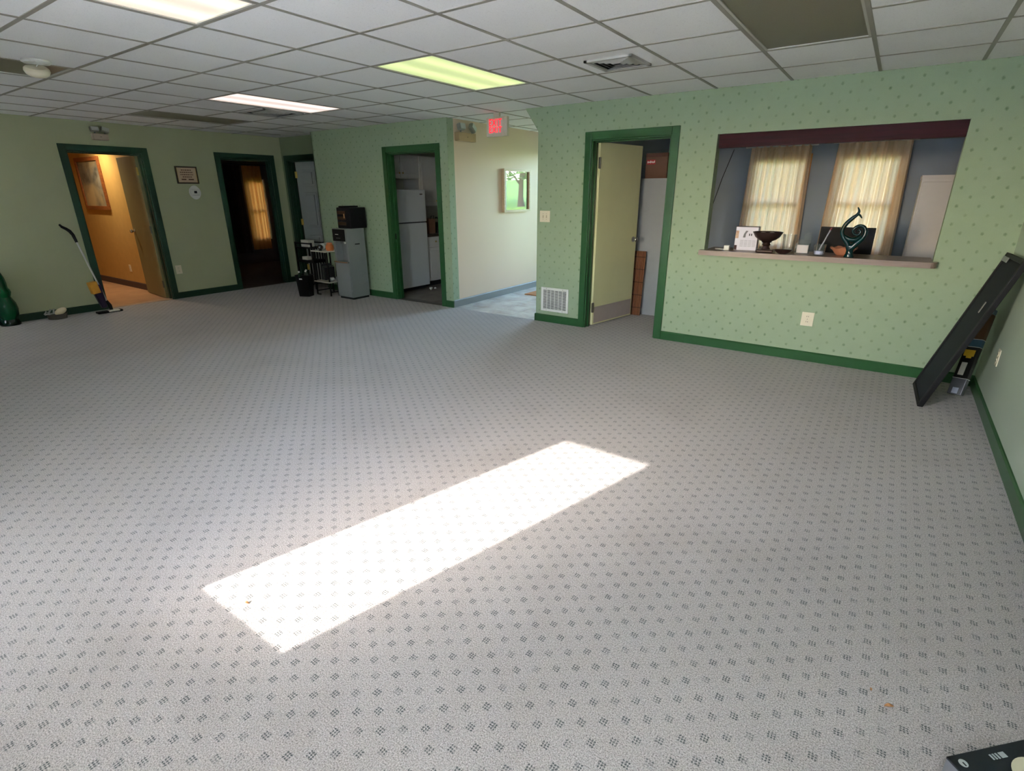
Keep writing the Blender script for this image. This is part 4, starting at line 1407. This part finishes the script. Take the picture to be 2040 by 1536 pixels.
# ------------------------------------------------------------------ left wall floor items
M_GGLASS = mat('green_glass', (4, 74, 42), 0.12, var=0.05, trans=0.15, ior=1.45)
t = thing('glass_bottle_vase', 'tall emerald green lobed glass vase on the floor at the left edge', 'vase', (-5.78, -0.79, 0))
MB().lathe([(0, 0.012), (0.0, 0.0), (0.095, 0.0), (0.10, 0.015), (0.088, 0.05), (0.078, 0.075)], 28).build('foot', mat('dark_green_glass', (4, 36, 28), 0.12), t, smooth=True)
MB().lathe([(0.078, 0.07), (0.105, 0.12), (0.115, 0.19), (0.108, 0.26), (0.085, 0.315), (0.078, 0.335), (0.088, 0.36), (0.096, 0.39), (0.09, 0.42), (0.078, 0.44), (0.08, 0.50), (0.074, 0.56), (0.058, 0.62), (0.044, 0.66), (0.048, 0.685), (0.053, 0.69), (0.046, 0.69), (0.04, 0.665)], 28).build('body', M_GGLASS, t, smooth=True)
t = thing('plastic_food_tub', 'shallow clear plastic tub on the floor against the left baseboard', 'tub', (-5.745, -0.34, 0))
MB().lathe([(0, 0.004), (0.0, 0.0), (0.095, 0.0), (0.105, 0.06), (0.11, 0.065), (0.103, 0.065), (0.09, 0.008), (0, 0.008)], 26).build('tub_body', mat('smoky_plastic', (120, 116, 106), 0.2, var=0.05, trans=0.3), t, smooth=True)
o = MB().sphere((0, 0, 0), 0.05, (1.0, 1.4, 0.75)).build('white_sponge_ball', mat('cream_sponge', (224, 208, 172), 0.8, var=0.1), None, smooth=True)
o.location = (-5.745, -0.295, 0.085)
o.rotation_euler = (0.4, 0, 0)
tag(o, 'cream coloured sponge lying in the clear plastic tub', 'sponge')
o = MB().tube([(0, -0.07, 0.0), (0.01, -0.05, 0.035), (0, -0.03, 0.01), (0, 0.0, 0.05), (0.01, 0.03, 0.055), (0, 0.02, 0.0), (0.0, -0.02, -0.005), (0, -0.07, 0.0)], 0.012, 8).build('crumpled_film', mat_thin_glass('crumpled_plastic_film', refl=3.0, body=0.45, bodycol=(215, 220, 210)), None, smooth=True)
o.location = (-5.745, -0.39, 0.07)
tag(o, 'crumpled clear plastic wrap in the plastic tub', 'plastic wrap')

# spray mop leaning by the corridor door
t = thing('spray_mop', 'spray mop with silver pole leaning by the ochre corridor doorway', 'mop', (-5.62, 0.18, 0))
p0, p1 = Vector((0.0, 0.02, 0.06)), Vector((-0.165, -0.115, 1.0))
MB().cyl(p0 + (p1 - p0) * 0.03, p0 + (p1 - p0) * 0.92, 0.011, seg=12).build('pole', mat('pale_aluminium', (196, 194, 186), 0.35, metal=0.4), t, smooth=True)
MB().tube([p0 + (p1 - p0) * 0.90, p1, p1 + Vector((-0.01, -0.02, 0.045)), p1 + Vector((-0.015, -0.05, 0.075)), p1 + Vector((-0.02, -0.085, 0.10)), p1 + Vector((-0.02, -0.105, 0.13))], [0.016, 0.019, 0.02, 0.018, 0.016, 0.011], 10, ref=(1, 0, 0)).build('grip', M_BLACKP, t, smooth=True)
MB().tube([(0.0, 0.03, 0.03), (0, 0.025, 0.09), p0 + (p1 - p0) * 0.1], [0.02, 0.022, 0.014], 10, ref=(1, 0, 0)).build('swivel_joint', M_BLACKP, t, smooth=True)
MB().box(-0.05, 0.05, -0.14, 0.145, 0.002, 0.028).build('mop_head', M_BLACKP, t, bevel=0.008)
MB().box(0.0, 0.053, -0.02, 0.11, 0.010, 0.033).build('head_plate', M_SHELF, t, bevel=0.006)
R_ = Matrix.Rotation(math.atan2(0.135, 0.94), 3, 'X')
MB().taper(0.07, 0.06, 0.08, 0.11, 0.0, 0.30).build('bottle', mat('dark_purple_plastic', (34, 24, 58), 0.3), t, bevel=0.01).matrix_local = Matrix.Translation((-0.02, -0.035, 0.07)) @ R_.to_4x4()
MB().box(-0.043, 0.043, -0.062, 0.03, 0.22, 0.37).build('label_sleeve', mat('orange_yellow_label', (214, 150, 48), 0.5, var=0.2, vscale=30), t, bevel=0.004).matrix_local = Matrix.Translation((-0.02, -0.035, 0.05)) @ R_.to_4x4()

# ------------------------------------------------------------------ pass-through: ledge, header, office things
t = thing('pass_through_ledge', 'grey-brown laminate ledge of the pass-through window', 'ledge', (0, 0, 0))
poly = [(1.245, YF + 0.34), (1.245, YF - 0.085)]
for k in range(7):
    a = -PI / 2 + k * PI / 12
    poly.append((3.04 + 0.055 * math.cos(a), YF - 0.03 + 0.055 * math.sin(a)))
poly += [(3.095, YF - 0.002), (3.062, YF - 0.002), (3.062, YF + 0.34)]
poly[0] = (1.278, YF + 0.34)
poly.insert(1, (1.278, YF - 0.002))
poly.insert(2, (1.245, YF - 0.002))
MB().prism(poly, 2, 0.912, 0.957).build('worktop', mat_wood('grey_brown_laminate', (122, 104, 96), (142, 124, 114), 0.35, 0), t)
M_MAROON = mat_wood('maroon_wood', (40, 8, 16), (58, 15, 24), 0.5, 0, spec=0.12)
hb = MB().box(PT[0] + 0.012, PT[1] - 0.002, YF + 0.02, YF + 0.10, 1.865, 1.979).build('shutter_header', M_MAROON, None)
tag(hb, 'dark maroon wooden header across the top of the pass-through', 'header')
M_CURT = mat_cloth('cream_curtain_cloth', (238, 214, 184), 0.17, 0.06)
t = thing('curtain', 'cream curtain over the office window behind the white box', 'curtain', (1.385, YO - 0.075, 0), 0, 'cream office curtains')
curtain_mesh(0.70, 0.55, 2.04, 8, 0.034, 0.13).build('cloth', M_CURT, t, smooth=True)
MB().cyl((-0.42, 0, 2.03), (0.42, 0, 2.03), 0.010, seg=10).build('curtain_rod', M_WHITEP, t)
t = thing('curtain', 'cream curtain over the office window behind the black monitor', 'curtain', (2.385, YO - 0.075, 0), 0, 'cream office curtains')
curtain_mesh(0.73, 0.55, 2.05, 7, 0.038, 0.13).build('cloth', M_CURT, t, smooth=True)
MB().cyl((-0.42, 0, 2.04), (0.42, 0, 2.04), 0.010, seg=10).build('curtain_rod', M_WHITEP, t)
t = thing('desk', 'office desk behind the pass-through holding the monitor', 'desk', (2.30, 3.74, 0))
M_DESK = mat_wood('desk_wood', (108, 86, 66), (132, 106, 80), 0.4, 0)
MB().box(-0.75, 0.55, -0.30, 0.30, 0.70, 0.73).build('desktop', M_DESK, t)
for sx in (-0.72, 0.52):
    MB().box(sx - 0.02, sx + 0.02, -0.28, 0.28, 0, 0.70).build('side_panel', M_DESK, t)
MB().box(-0.70, 0.50, 0.22, 0.24, 0.25, 0.70).build('back_panel', M_DESK, t)
t = thing('monitor', 'black computer monitor behind the green glass sculpture', 'monitor', (2.405, 3.62, 0.7305))
MB().box(-0.222, 0.222, -0.012, 0.022, 0.13, 0.438).build('bezel', M_BLACKP, t, bevel=0.004)
MB().box(-0.208, 0.208, -0.014, -0.011, 0.15, 0.424).build('screen', mat('dark_screen', (7, 8, 11), 0.4, var=0, spec=0.1), t)
MB().box(-0.03, 0.03, 0.02, 0.05, 0.012, 0.26).build('stand_neck', M_BLACKP, t)
MB().box(-0.11, 0.11, -0.07, 0.09, 0, 0.012).build('stand_foot', M_BLACKP, t, bevel=0.004)
t = thing('white_cabinet', 'tall pale metal cabinet at the right end of the office', 'cabinet', (3.20, 4.62, 0))
M_METC = mat('pale_metal_cabinet', (214, 208, 204), 0.45, var=0.03)
MB().box(-0.31, 0.30, -0.30, 0.35, 0, 1.60).build('body', M_METC, t)
MB().box(-0.315, 0.305, -0.315, 0.355, 1.60, 1.63).build('top', M_METC, t)
MB().box(-0.30, 0.29, -0.318, -0.30, 0.05, 1.57).build('front_panel', M_METC, t, bevel=0.004)
wr_ = MB().tube([(0.60, YO - 0.006, 1.30), (0.69, YO - 0.012, 1.66), (0.80, YO - 0.006, 2.02)], 0.004, 6).build('wall_cable', M_BLACKP)
tag(wr_, 'thin dark cable running diagonally up the blue office wall', 'cable')

# shelving unit behind the open office door
t = thing('bookcase', 'tall grey bookcase seen end-on through the open office door', 'bookcase', (0.33, 4.52, 0))
M_GREYB = mat('grey_board', (150, 152, 152), 0.5, var=0.04)
MB().box(-0.19, 0.19, -0.47, -0.45, 0, 1.64).build('side_panel', M_GREYB, t)
MB().box(-0.19, 0.19, 0.45, 0.47, 0, 1.64).build('side_panel', M_GREYB, t)
MB().box(-0.19, -0.18, -0.45, 0.45, 0, 1.64).build('back_panel', M_GREYB, t)
for z in (0.04, 0.42, 0.80, 1.18, 1.60):
    MB().box(-0.18, 0.185, -0.45, 0.45, z, z + 0.02).build('shelf', M_GREYB, t)
MB().box(0.19, 0.194, -0.472, -0.448, 0, 1.64).build('edge_strip', M_WHITEP, t)
BC = [(150, 60, 50), (60, 80, 120), (200, 190, 170), (60, 90, 70), (40, 40, 44), (180, 150, 90)]
bl = ['front', 'second', 'third', 'fourth', 'fifth']
zl = {0.06: 'bottom', 0.44: 'second', 0.82: 'third', 1.20: 'top'}
for z in (0.06, 0.44, 0.82, 1.20):
    y = 4.085
    for k in range(5):
        th, hh = random.uniform(0.03, 0.05), random.uniform(0.22, 0.30)
        c_ = random.choice(BC)
        o = thing('book', '%s book from the doorway end on the %s bookcase shelf' % (bl[k], zl[z]), 'book', (0.335, y + th / 2, z + 0.0005), 0, 'books on the office bookcase')
        MB().box(0.168, 0.17, -th / 2, th / 2, 0, hh).box(-0.03, 0.168, -th / 2, -th / 2 + 0.003, 0, hh).box(-0.03, 0.168, th / 2 - 0.003, th / 2, 0, hh).build('cover', mat('book_%d_%d_%d' % c_, c_, 0.5), o)
        MB().box(-0.025, 0.166, -th / 2 + 0.0032, th / 2 - 0.0032, 0.004, hh - 0.004).build('pages', M_WHITEP, o)
        y += th + 0.003
t = thing('cardboard_box', 'brown cardboard box with a red label on top of the grey bookcase', 'box', (0.305, 4.27, 1.6405))
M_CARD = mat('brown_carton', (108, 76, 60), 0.8, var=0.1, vscale=12)
MB().box(-0.13, 0.135, -0.19, 0.19, 0, 0.275).build('body', M_CARD, t, bevel=0.003)
MB().box(-0.132, 0.137, -0.192, 0.192, 0.235, 0.278).build('lid', mat('brown_carton_lid', (92, 60, 50), 0.8), t, bevel=0.003)
lb = MB().box(-0.115, -0.01, -0.1925, -0.19, 0.155, 0.205).build('red_label', mat('red_label', (170, 34, 40), 0.6, var=0), t)
for k in range(6):
    x = -0.107 + k * 0.016
    MB().box(x, x + 0.011, -0.1935, -0.192, 0.168 + 0.003 * (k % 2), 0.195 - 0.004 * ((k + 1) % 3)).build('label_letter', M_WHITEP, lb)
o = MB().box(-0.025, 0.025, -0.06, 0.06, 0, 0.17).build('tan_carton', mat('tan_carton', (186, 138, 100), 0.7, var=0.1), None, bevel=0.002)
o.location = (0.475, 4.20, 1.6405)
tag(o, 'small tan carton squeezed right of the brown cardboard box', 'carton')
# rolled bamboo blind leaning behind the door edge
t = thing('bamboo_blind', 'bamboo slat mat standing behind the open office door', 'blind', (0.215, 3.965, 0))
M_BAM = mat_wood('bamboo', (104, 60, 34), (140, 88, 52), 0.5, 2)
for k in range(9):
    MB().cyl((-0.072 + k * 0.018, 0, 0), (-0.058 + k * 0.018, 0.02, 0.80), 0.0085, seg=8).build('bamboo_slat', M_BAM, t, smooth=True)
for z in (0.10, 0.26, 0.42, 0.58, 0.73):
    MB().box(-0.085 + z * 0.0175, 0.085 + z * 0.0175, -0.0115 + z * 0.025, -0.0085 + z * 0.025, z - 0.004, z + 0.004).build('binding_cord', mat('dark_cord', (64, 38, 26), 0.8), t)

# ------------------------------------------------------------------ things on the ledge
LZ = 0.9575
t = thing('product_box', 'white product box with printed pictures on the ledge', 'box', (1.62, 3.165, LZ))
MB().box(-0.10, 0.10, -0.045, 0.045, 0, 0.215).build('carton', mat('white_carton_board', (226, 222, 232), 0.45, var=0.02), t, bevel=0.002)
MB().box(-0.101, 0.101, -0.0455, 0.0455, 0.214, 0.218).build('top_edge', mat('brown_edge', (92, 74, 66), 0.6), t)
M_GP = mat('grey_print', (120, 118, 122), 0.6)
MB().prism([(-0.030, 0.118), (-0.008, 0.118), (-0.006, 0.15), (0.012, 0.18), (-0.008, 0.18), (-0.024, 0.15)], 1, -0.0462, -0.045).build('printed_grater', M_GP, t)
MB().box(0.022, 0.031, -0.0462, -0.045, 0.135, 0.155).box(0.040, 0.049, -0.0462, -0.045, 0.135, 0.155).build('printed_mark', M_SLOT, t)
M_PT = mat('pale_text_print', (186, 184, 192), 0.6, var=0)
for col_ in range(4):
    for r_ in range(5):
        MB().box(-0.05 + col_ * 0.036, -0.02 + col_ * 0.036, -0.0459, -0.045, 0.035 + r_ * 0.013, 0.041 + r_ * 0.013).build('text_stroke', M_PT, t)
MB().box(-0.0985, -0.07, -0.0462, -0.045, 0.11, 0.18).build('printed_food', mat_picture('food_print', ((150, 96, 66), (206, 170, 130), (110, 70, 50)), 40), t)
MB().box(-0.0985, -0.075, -0.0462, -0.045, 0.004, 0.045).build('printed_dark_corner', mat('dark_red_print', (60, 22, 30), 0.6), t)
o = MB().box(-0.024, 0.024, -0.02, 0.02, 0, 0.045).build('white_tag_box', M_WHITEP, None, bevel=0.003)
o.location = (1.47, 3.06, LZ)
tag(o, 'tiny white box left of the white product box on the ledge', 'box')
o = MB().prism([(-0.05, -0.012), (0.045, -0.02), (0.05, 0.015), (-0.02, 0.02)], 2, 0, 0.004).build('paper_slip', M_WHITEP, None)
o.location = (1.40, 3.12, LZ)
tag(o, 'white slip of paper at the left end of the ledge', 'paper')
t = thing('pedestal_bowl', 'dark bronze pedestal bowl on the ledge next to the white box', 'bowl', (1.822, 3.02, LZ))
M_BRONZE = mat('dark_bronze', (62, 46, 44), 0.35, var=0.2, vscale=30, metal=0.3)
MB().lathe([(0.02, 0.095), (0.04, 0.10), (0.075, 0.115), (0.105, 0.14), (0.122, 0.172), (0.128, 0.182), (0.122, 0.184), (0.10, 0.15), (0.06, 0.125), (0, 0.12)], 32).build('dish', M_BRONZE, t, smooth=True)
MB().lathe([(0.045, 0.0), (0.042, 0.03), (0.03, 0.045), (0.026, 0.06), (0.036, 0.072), (0.03, 0.085), (0.045, 0.098)], 24).build('stem', M_BRONZE, t, smooth=True)
MB().box(-0.075, 0.075, -0.06, 0.06, 0, 0.03).build('foot', M_BRONZE, t, bevel=0.012)
for k, (x, y) in enumerate(((-0.04, 0.0), (0.035, 0.01))):
    o = MB().sphere((0, 0, 0), 0.033, (1.15, 1, 0.8)).build('pale_stone', mat('pale_stone', (190, 176, 160), 0.7, var=0.15, vscale=20), None, smooth=True)
    o.location = (1.822 + x, 3.02 + y, LZ + 0.156)
    tag(o, ['pale stone in the left of the bronze pedestal bowl', 'pale stone in the right of the bronze pedestal bowl'][k], 'stone', 'stones in the pedestal bowl')
M_CLEAR = mat_thin_glass('clear_glass', (254, 254, 254), refl=0.5, body=0.04)
t = thing('glass_tumbler', 'tall clear glass vase behind the dark leaf dish on the ledge', 'glass', (1.99, 3.15, LZ))
MB().lathe([(0, 0.006), (0, 0), (0.045, 0), (0.05, 0.02), (0.058, 0.16), (0.055, 0.16), (0.046, 0.02), (0, 0.012)], 24).build('vessel', M_CLEAR, t, smooth=True)
MB().cyl((0, 0, 0.0125), (0, 0, 0.03), 0.045, seg=20).build('white_filling', M_WHITEP, t)
t = thing('leaf_dish', 'small dark curved dish on the ledge in front of the clear vase', 'dish', (1.975, 2.985, LZ))
MB().lathe([(0, 0.0), (0.03, 0.0), (0.055, 0.014), (0.075, 0.034), (0.072, 0.036), (0.05, 0.018), (0, 0.006)], 24, sy=0.55).build('dish_body', M_BRONZE, t, smooth=True)
t = thing('acrylic_card_holder', 'clear acrylic holder with white cards on the ledge', 'card holder', (2.115, 3.10, LZ))
MB().box(-0.055, 0.055, -0.030, -0.027, 0.006, 0.09).box(-0.055, 0.055, 0.027, 0.030, 0.006, 0.12).box(-0.055, -0.052, -0.027, 0.027, 0.006, 0.09).box(0.052, 0.055, -0.027, 0.027, 0.006, 0.09).box(-0.057, 0.057, -0.034, 0.034, 0, 0.006).build('case', M_CLEAR, t)
MB().box(-0.045, 0.045, -0.012, 0.012, 0.0065, 0.075).build('card_stack', mat('pinkish_card', (232, 222, 222), 0.6, var=0.02), t)
MB().prism([(0.0, 0.02), (0.055, 0.02), (0.055, 0.17), (0.04, 0.185), (0.015, 0.185), (0.0, 0.17)], 1, 0.031, 0.034).build('back_plate', M_CLEAR, t)
t = thing('glass_jar', 'short clear glass jar with blue-white beads on the ledge', 'jar', (2.262, 3.00, LZ))
MB().lathe([(0, 0.004), (0, 0), (0.038, 0), (0.044, 0.01), (0.046, 0.085), (0.05, 0.095), (0.047, 0.095), (0.042, 0.012), (0, 0.008)], 22).build('vessel', M_CLEAR, t, smooth=True)
MB().lathe([(0, 0.0085), (0.04, 0.0125), (0.041, 0.04), (0, 0.042)], 20).build('beads', mat('pale_blue_beads', (186, 190, 222), 0.3, var=0.3, vscale=90), t)
o = MB().cyl((0, 0, 0), (0.055, 0.02, 0.17), 0.007, seg=10).build('marker_pen', mat('grey_pen', (130, 128, 132), 0.3, metal=0.5), None, smooth=True)
o.location = (2.258, 3.0, LZ + 0.045)
MB().cyl((0.055, 0.02, 0.17), (0.0615, 0.0225, 0.19), 0.0075, seg=10).build('pen_cap', mat('maroon_cap', (110, 40, 46), 0.4), o)
tag(o, 'grey pen with maroon tip leaning out of the glass jar', 'pen')
t = thing('terracotta_bowl', 'terracotta bowl with a wavy rim behind the green sculpture', 'bowl', (2.432, 3.13, LZ))
bw_ = MB().lathe([(0, 0), (0.045, 0), (0.06, 0.012), (0.085, 0.045), (0.105, 0.066), (0.10, 0.068), (0.078, 0.046), (0.05, 0.016), (0, 0.012)], 30)
for v in bw_.bm.verts:
    if v.co.z > 0.06:
        v.co.z += 0.006 * math.sin(math.atan2(v.co.y, v.co.x) * 7)
bw_.build('bowl_body', mat('terracotta', (198, 132, 98), 0.5, var=0.12, vscale=30), t, smooth=True)
MB().sphere((0, 0, 0.035), 0.05, (1.1, 1.0, 0.5)).build('potpourri', mat('tan_potpourri', (186, 160, 120), 0.8, var=0.4, vscale=60), t)

# green glass swirl sculpture
t = thing('glass_sculpture', 'dark teal glass swirl sculpture standing on the ledge', 'sculpture', (2.487, 2.99, LZ))
M_TEAL = mat('teal_glass', (4, 40, 42), 0.10, var=0.1, vscale=12, ior=1.4)
MB().lathe([(0, 0), (0.036, 0), (0.038, 0.006), (0.028, 0.03), (0.026, 0.06), (0.032, 0.085), (0.03, 0.095), (0, 0.10)], 22, sy=0.75).build('foot', M_TEAL, t, smooth=True)


def smoothpath(pts, n=8):
    out = []
    P_ = [Vector(p) for p in pts]
    for i in range(len(P_) - 1):
        a = P_[max(i - 1, 0)]
        b_ = P_[i]
        c_ = P_[i + 1]
        d_ = P_[min(i + 2, len(P_) - 1)]
        for k in range(n):
            u = k / n
            out.append(0.5 * ((2 * b_) + (-a + c_) * u + (2 * a - 5 * b_ + 4 * c_ - d_) * u * u + (-a + 3 * b_ - 3 * c_ + d_) * u ** 3))
    out.append(P_[-1])
    return out


def interp(vals, n):
    out = []
    m_ = len(vals) - 1
    for k in range(n):
        t_ = k / (n - 1) * m_
        i = min(int(t_), m_ - 1)
        out.append(vals[i] + (vals[i + 1] - vals[i]) * (t_ - i))
    return out


pth = smoothpath([(-0.005, 0, 0.06), (-0.03, 0, 0.115), (-0.068, 0, 0.165), (-0.083, 0, 0.215), (-0.066, 0, 0.27), (-0.03, 0, 0.315), (0.0, 0, 0.347), (0.008, 0, 0.375), (-0.006, 0, 0.405)])
MB().tube(pth, interp([0.022, 0.02, 0.017, 0.016, 0.017, 0.016, 0.012, 0.009, 0.004], len(pth)), 12).build('upper_curl', M_TEAL, t, smooth=True)
pth = smoothpath([(-0.002, 0, 0.345), (0.016, 0, 0.345), (0.03, 0, 0.33), (0.038, 0, 0.318)], 6)
MB().tube(pth, interp([0.008, 0.008, 0.006, 0.003], len(pth)), 10).build('tendril', M_TEAL, t, smooth=True)
sp = [(0.005, 0, 0.075), (0.035, 0, 0.115), (0.075, 0, 0.165), (0.085, 0, 0.215), (0.062, 0, 0.252), (0.022, 0, 0.255), (-0.004, 0, 0.225), (0.006, 0, 0.192), (0.034, 0, 0.185), (0.05, 0, 0.207), (0.037, 0, 0.226), (0.024, 0, 0.214)]
pth = smoothpath(sp)
MB().tube(pth, interp([0.024, 0.024, 0.018, 0.016, 0.014, 0.013, 0.012, 0.011, 0.010, 0.009, 0.008, 0.006], len(pth)), 12).build('spiral', M_TEAL, t, smooth=True)
pth = smoothpath([(-0.062, 0, 0.175), (-0.02, 0, 0.148), (0.02, 0, 0.148), (0.062, 0, 0.178)], 6)
MB().tube(pth, interp([0.010, 0.02, 0.02, 0.010], len(pth)), 12).build('bridge', M_TEAL, t, smooth=True)

# ------------------------------------------------------------------ corner: leaning panel and packaged roll
t = thing('leaning_panel', 'black framed panel leaning in the corner against the right wall', 'panel', (3.145, 2.505, 0.0))
t.rotation_euler = (0, math.radians(17.0), math.radians(2))
M_PANEL = mat('black_vinyl_panel', (28, 30, 37), 0.7, var=0.15, vscale=8, spec=0.25)
PW, PH = 0.285, 1.12
MB().box(0.004, 0.024, -PW + 0.02, PW - 0.02, 0.02, PH - 0.02).build('board', M_PANEL, t)
for (a, b_, c, d) in ((-PW, -PW + 0.03, 0.0, PH), (PW - 0.03, PW, 0.0, PH), (-PW + 0.03, PW - 0.03, 0.0, 0.03), (-PW + 0.03, PW - 0.03, PH - 0.03, PH)):
    MB().box(-0.004, 0.03, a, b_, c, d).build('frame_rail', M_BLACKM, t, bevel=0.004)
MB().box(-0.010, -0.003, 0.10, PW - 0.02, PH - 0.06, PH - 0.025).build('grey_edge_strip', M_GREYBASE, t, bevel=0.002)
MB().box(-0.006, -0.003, -0.12, -0.095, 0.72, 0.80).build('worn_sticker', mat('worn_pale_sticker', (140, 134, 128), 0.7, var=0.4, vscale=90), t)

t = thing('packaged_roll', 'clear wrapped flat roll with yellow and blue labels behind the leaning panel', 'package', (3.387, 2.60, 0.0))
ax = Vector((0.075, 0.24, 0.60)).normalized()
q = Vector((0, 0, 1)).rotation_difference(ax)
t.rotation_mode = 'QUATERNION'
t.rotation_quaternion = q @ Matrix.Rotation(math.radians(-35), 3, 'Z').to_quaternion()
SEG = [(0.022, 0.15, 'silver_end', (150, 150, 158), 0.25, 0.5), (0.15, 0.40, 'dark_label_wrap', (40, 38, 36), 0.3, 0), (0.40, 0.46, 'blue_band', (66, 96, 116), 0.4, 0), (0.46, 0.66, 'brown_section', (96, 66, 42), 0.4, 0), (0.66, 0.70, 'grey_blue_cap', (90, 110, 120), 0.4, 0)]
for (za, zb, nm, c_, r_, mt_) in SEG:
    MB().box(-0.048, 0.048, -0.02, 0.02, za, zb).build(nm, mat('roll_' + nm, c_, r_, metal=mt_), t, bevel=0.004)
MB().box(-0.036, 0.032, -0.0225, -0.0195, 0.325, 0.375).box(-0.015, 0.02, -0.0225, -0.0195, 0.31, 0.33).build('yellow_logo', mat('yellow_logo', (206, 164, 40), 0.5, var=0.1), t)
MB().box(-0.025, 0.012, -0.0225, -0.0195, 0.175, 0.275).build('white_label', M_SHELF, t)
for z in (0.148, 0.398, 0.458):
    MB().box(-0.049, 0.049, -0.0215, 0.0215, z, z + 0.004).build('wrap_edge', M_WHITEP, t)
MB().box(-0.02, 0.02, -0.0215, -0.0195, 0.03, 0.075).build('end_sticker', mat('sticker_white_blue', (206, 210, 226), 0.3), t)

# ------------------------------------------------------------------ black box at the lower right
t = thing('black_product_box', 'black printed box on the carpet at the lower right edge', 'box', (3.142, -0.985, 0.0), math.radians(45.5))
M_BB = mat('black_print_board', (24, 28, 32), 0.35, var=0.15)
MB().box(0, 0.28, -0.20, 0, 0, 0.092).build('carton', mat('grey_board_side', (120, 122, 126), 0.4), t, bevel=0.002)
MB().box(-0.001, 0.281, -0.201, 0.001, 0.0925, 0.10).build('printed_lid', M_BB, t, bevel=0.002)
M_SILV = mat('silver_print', (170, 176, 172), 0.4, var=0.05)
lg = MB().cyl((0.025, -0.022, 0.0995), (0.025, -0.022, 0.1008), 0.0105, seg=20).build('round_emblem', M_SILV, t)
MB().box(0.023, 0.027, -0.03, -0.02, 0.1008, 0.1013).build('emblem_stroke', M_BB, lg)
for k in range(3):
    MB().box(0.11 + k * 0.009, 0.115 + k * 0.009, -0.030, -0.016, 0.0995, 0.1008).build('print_bar', M_SILV, t)
MB().box(0.138, 0.155, -0.030, -0.016, 0.0995, 0.1008).build('print_block', M_SILV, t)
MB().cyl((0.178, -0.098, 0.0995), (0.178, -0.098, 0.1009), 0.062, seg=36).build('round_picture', mat('beige_disc_print', (196, 190, 160), 0.5), t)
MB().box(0.095, 0.105, -0.09, -0.07, 0.0995, 0.1008).build('print_mark', mat('dim_print', (84, 92, 96), 0.5), t)

# ------------------------------------------------------------------ debris on the carpet
M_DRY = mat('dry_leaf', (176, 128, 84), 0.8, var=0.2, vscale=60)


def debris(name, loc, rz, l_, w_, label):
    d = MB()
    n = 8
    top = []
    bot = []
    for k in range(n + 1):
        u = k / n
        ww = w_ * math.sin(PI * min(0.98, max(0.04, u))) ** 0.7
        z = 0.004 + 0.004 * math.sin(u * 4)
        top.append((d.bm.verts.new(((u - 0.5) * l_, -ww, z)), d.bm.verts.new(((u - 0.5) * l_, ww, z + 0.002))))
    for A, B in zip(top, top[1:]):
        d.bm.faces.new((A[0], B[0], B[1], A[1]))
    o = d.build(name, M_DRY)
    sm = o.modifiers.new('thick', 'SOLIDIFY')
    sm.thickness = 0.003
    o.location = loc
    o.rotation_euler = (0, 0, rz)
    return tag(o, label, 'debris', 'dry bits on the carpet')


debris('wood_chip', (3.033, -0.792, 0), 0.62, 0.03, 0.0045, 'tan wood chip on the carpet above the black box')
debris('dry_leaf_bit', (2.985, -0.755, 0), 1.7, 0.014, 0.003, 'tiny brown leaf bit left of the tan wood chip')
debris('dry_leaf_bit', (0.998, -1.68, 0), 0.4, 0.016, 0.004, 'brown leaf bit inside the patch of sunlight')
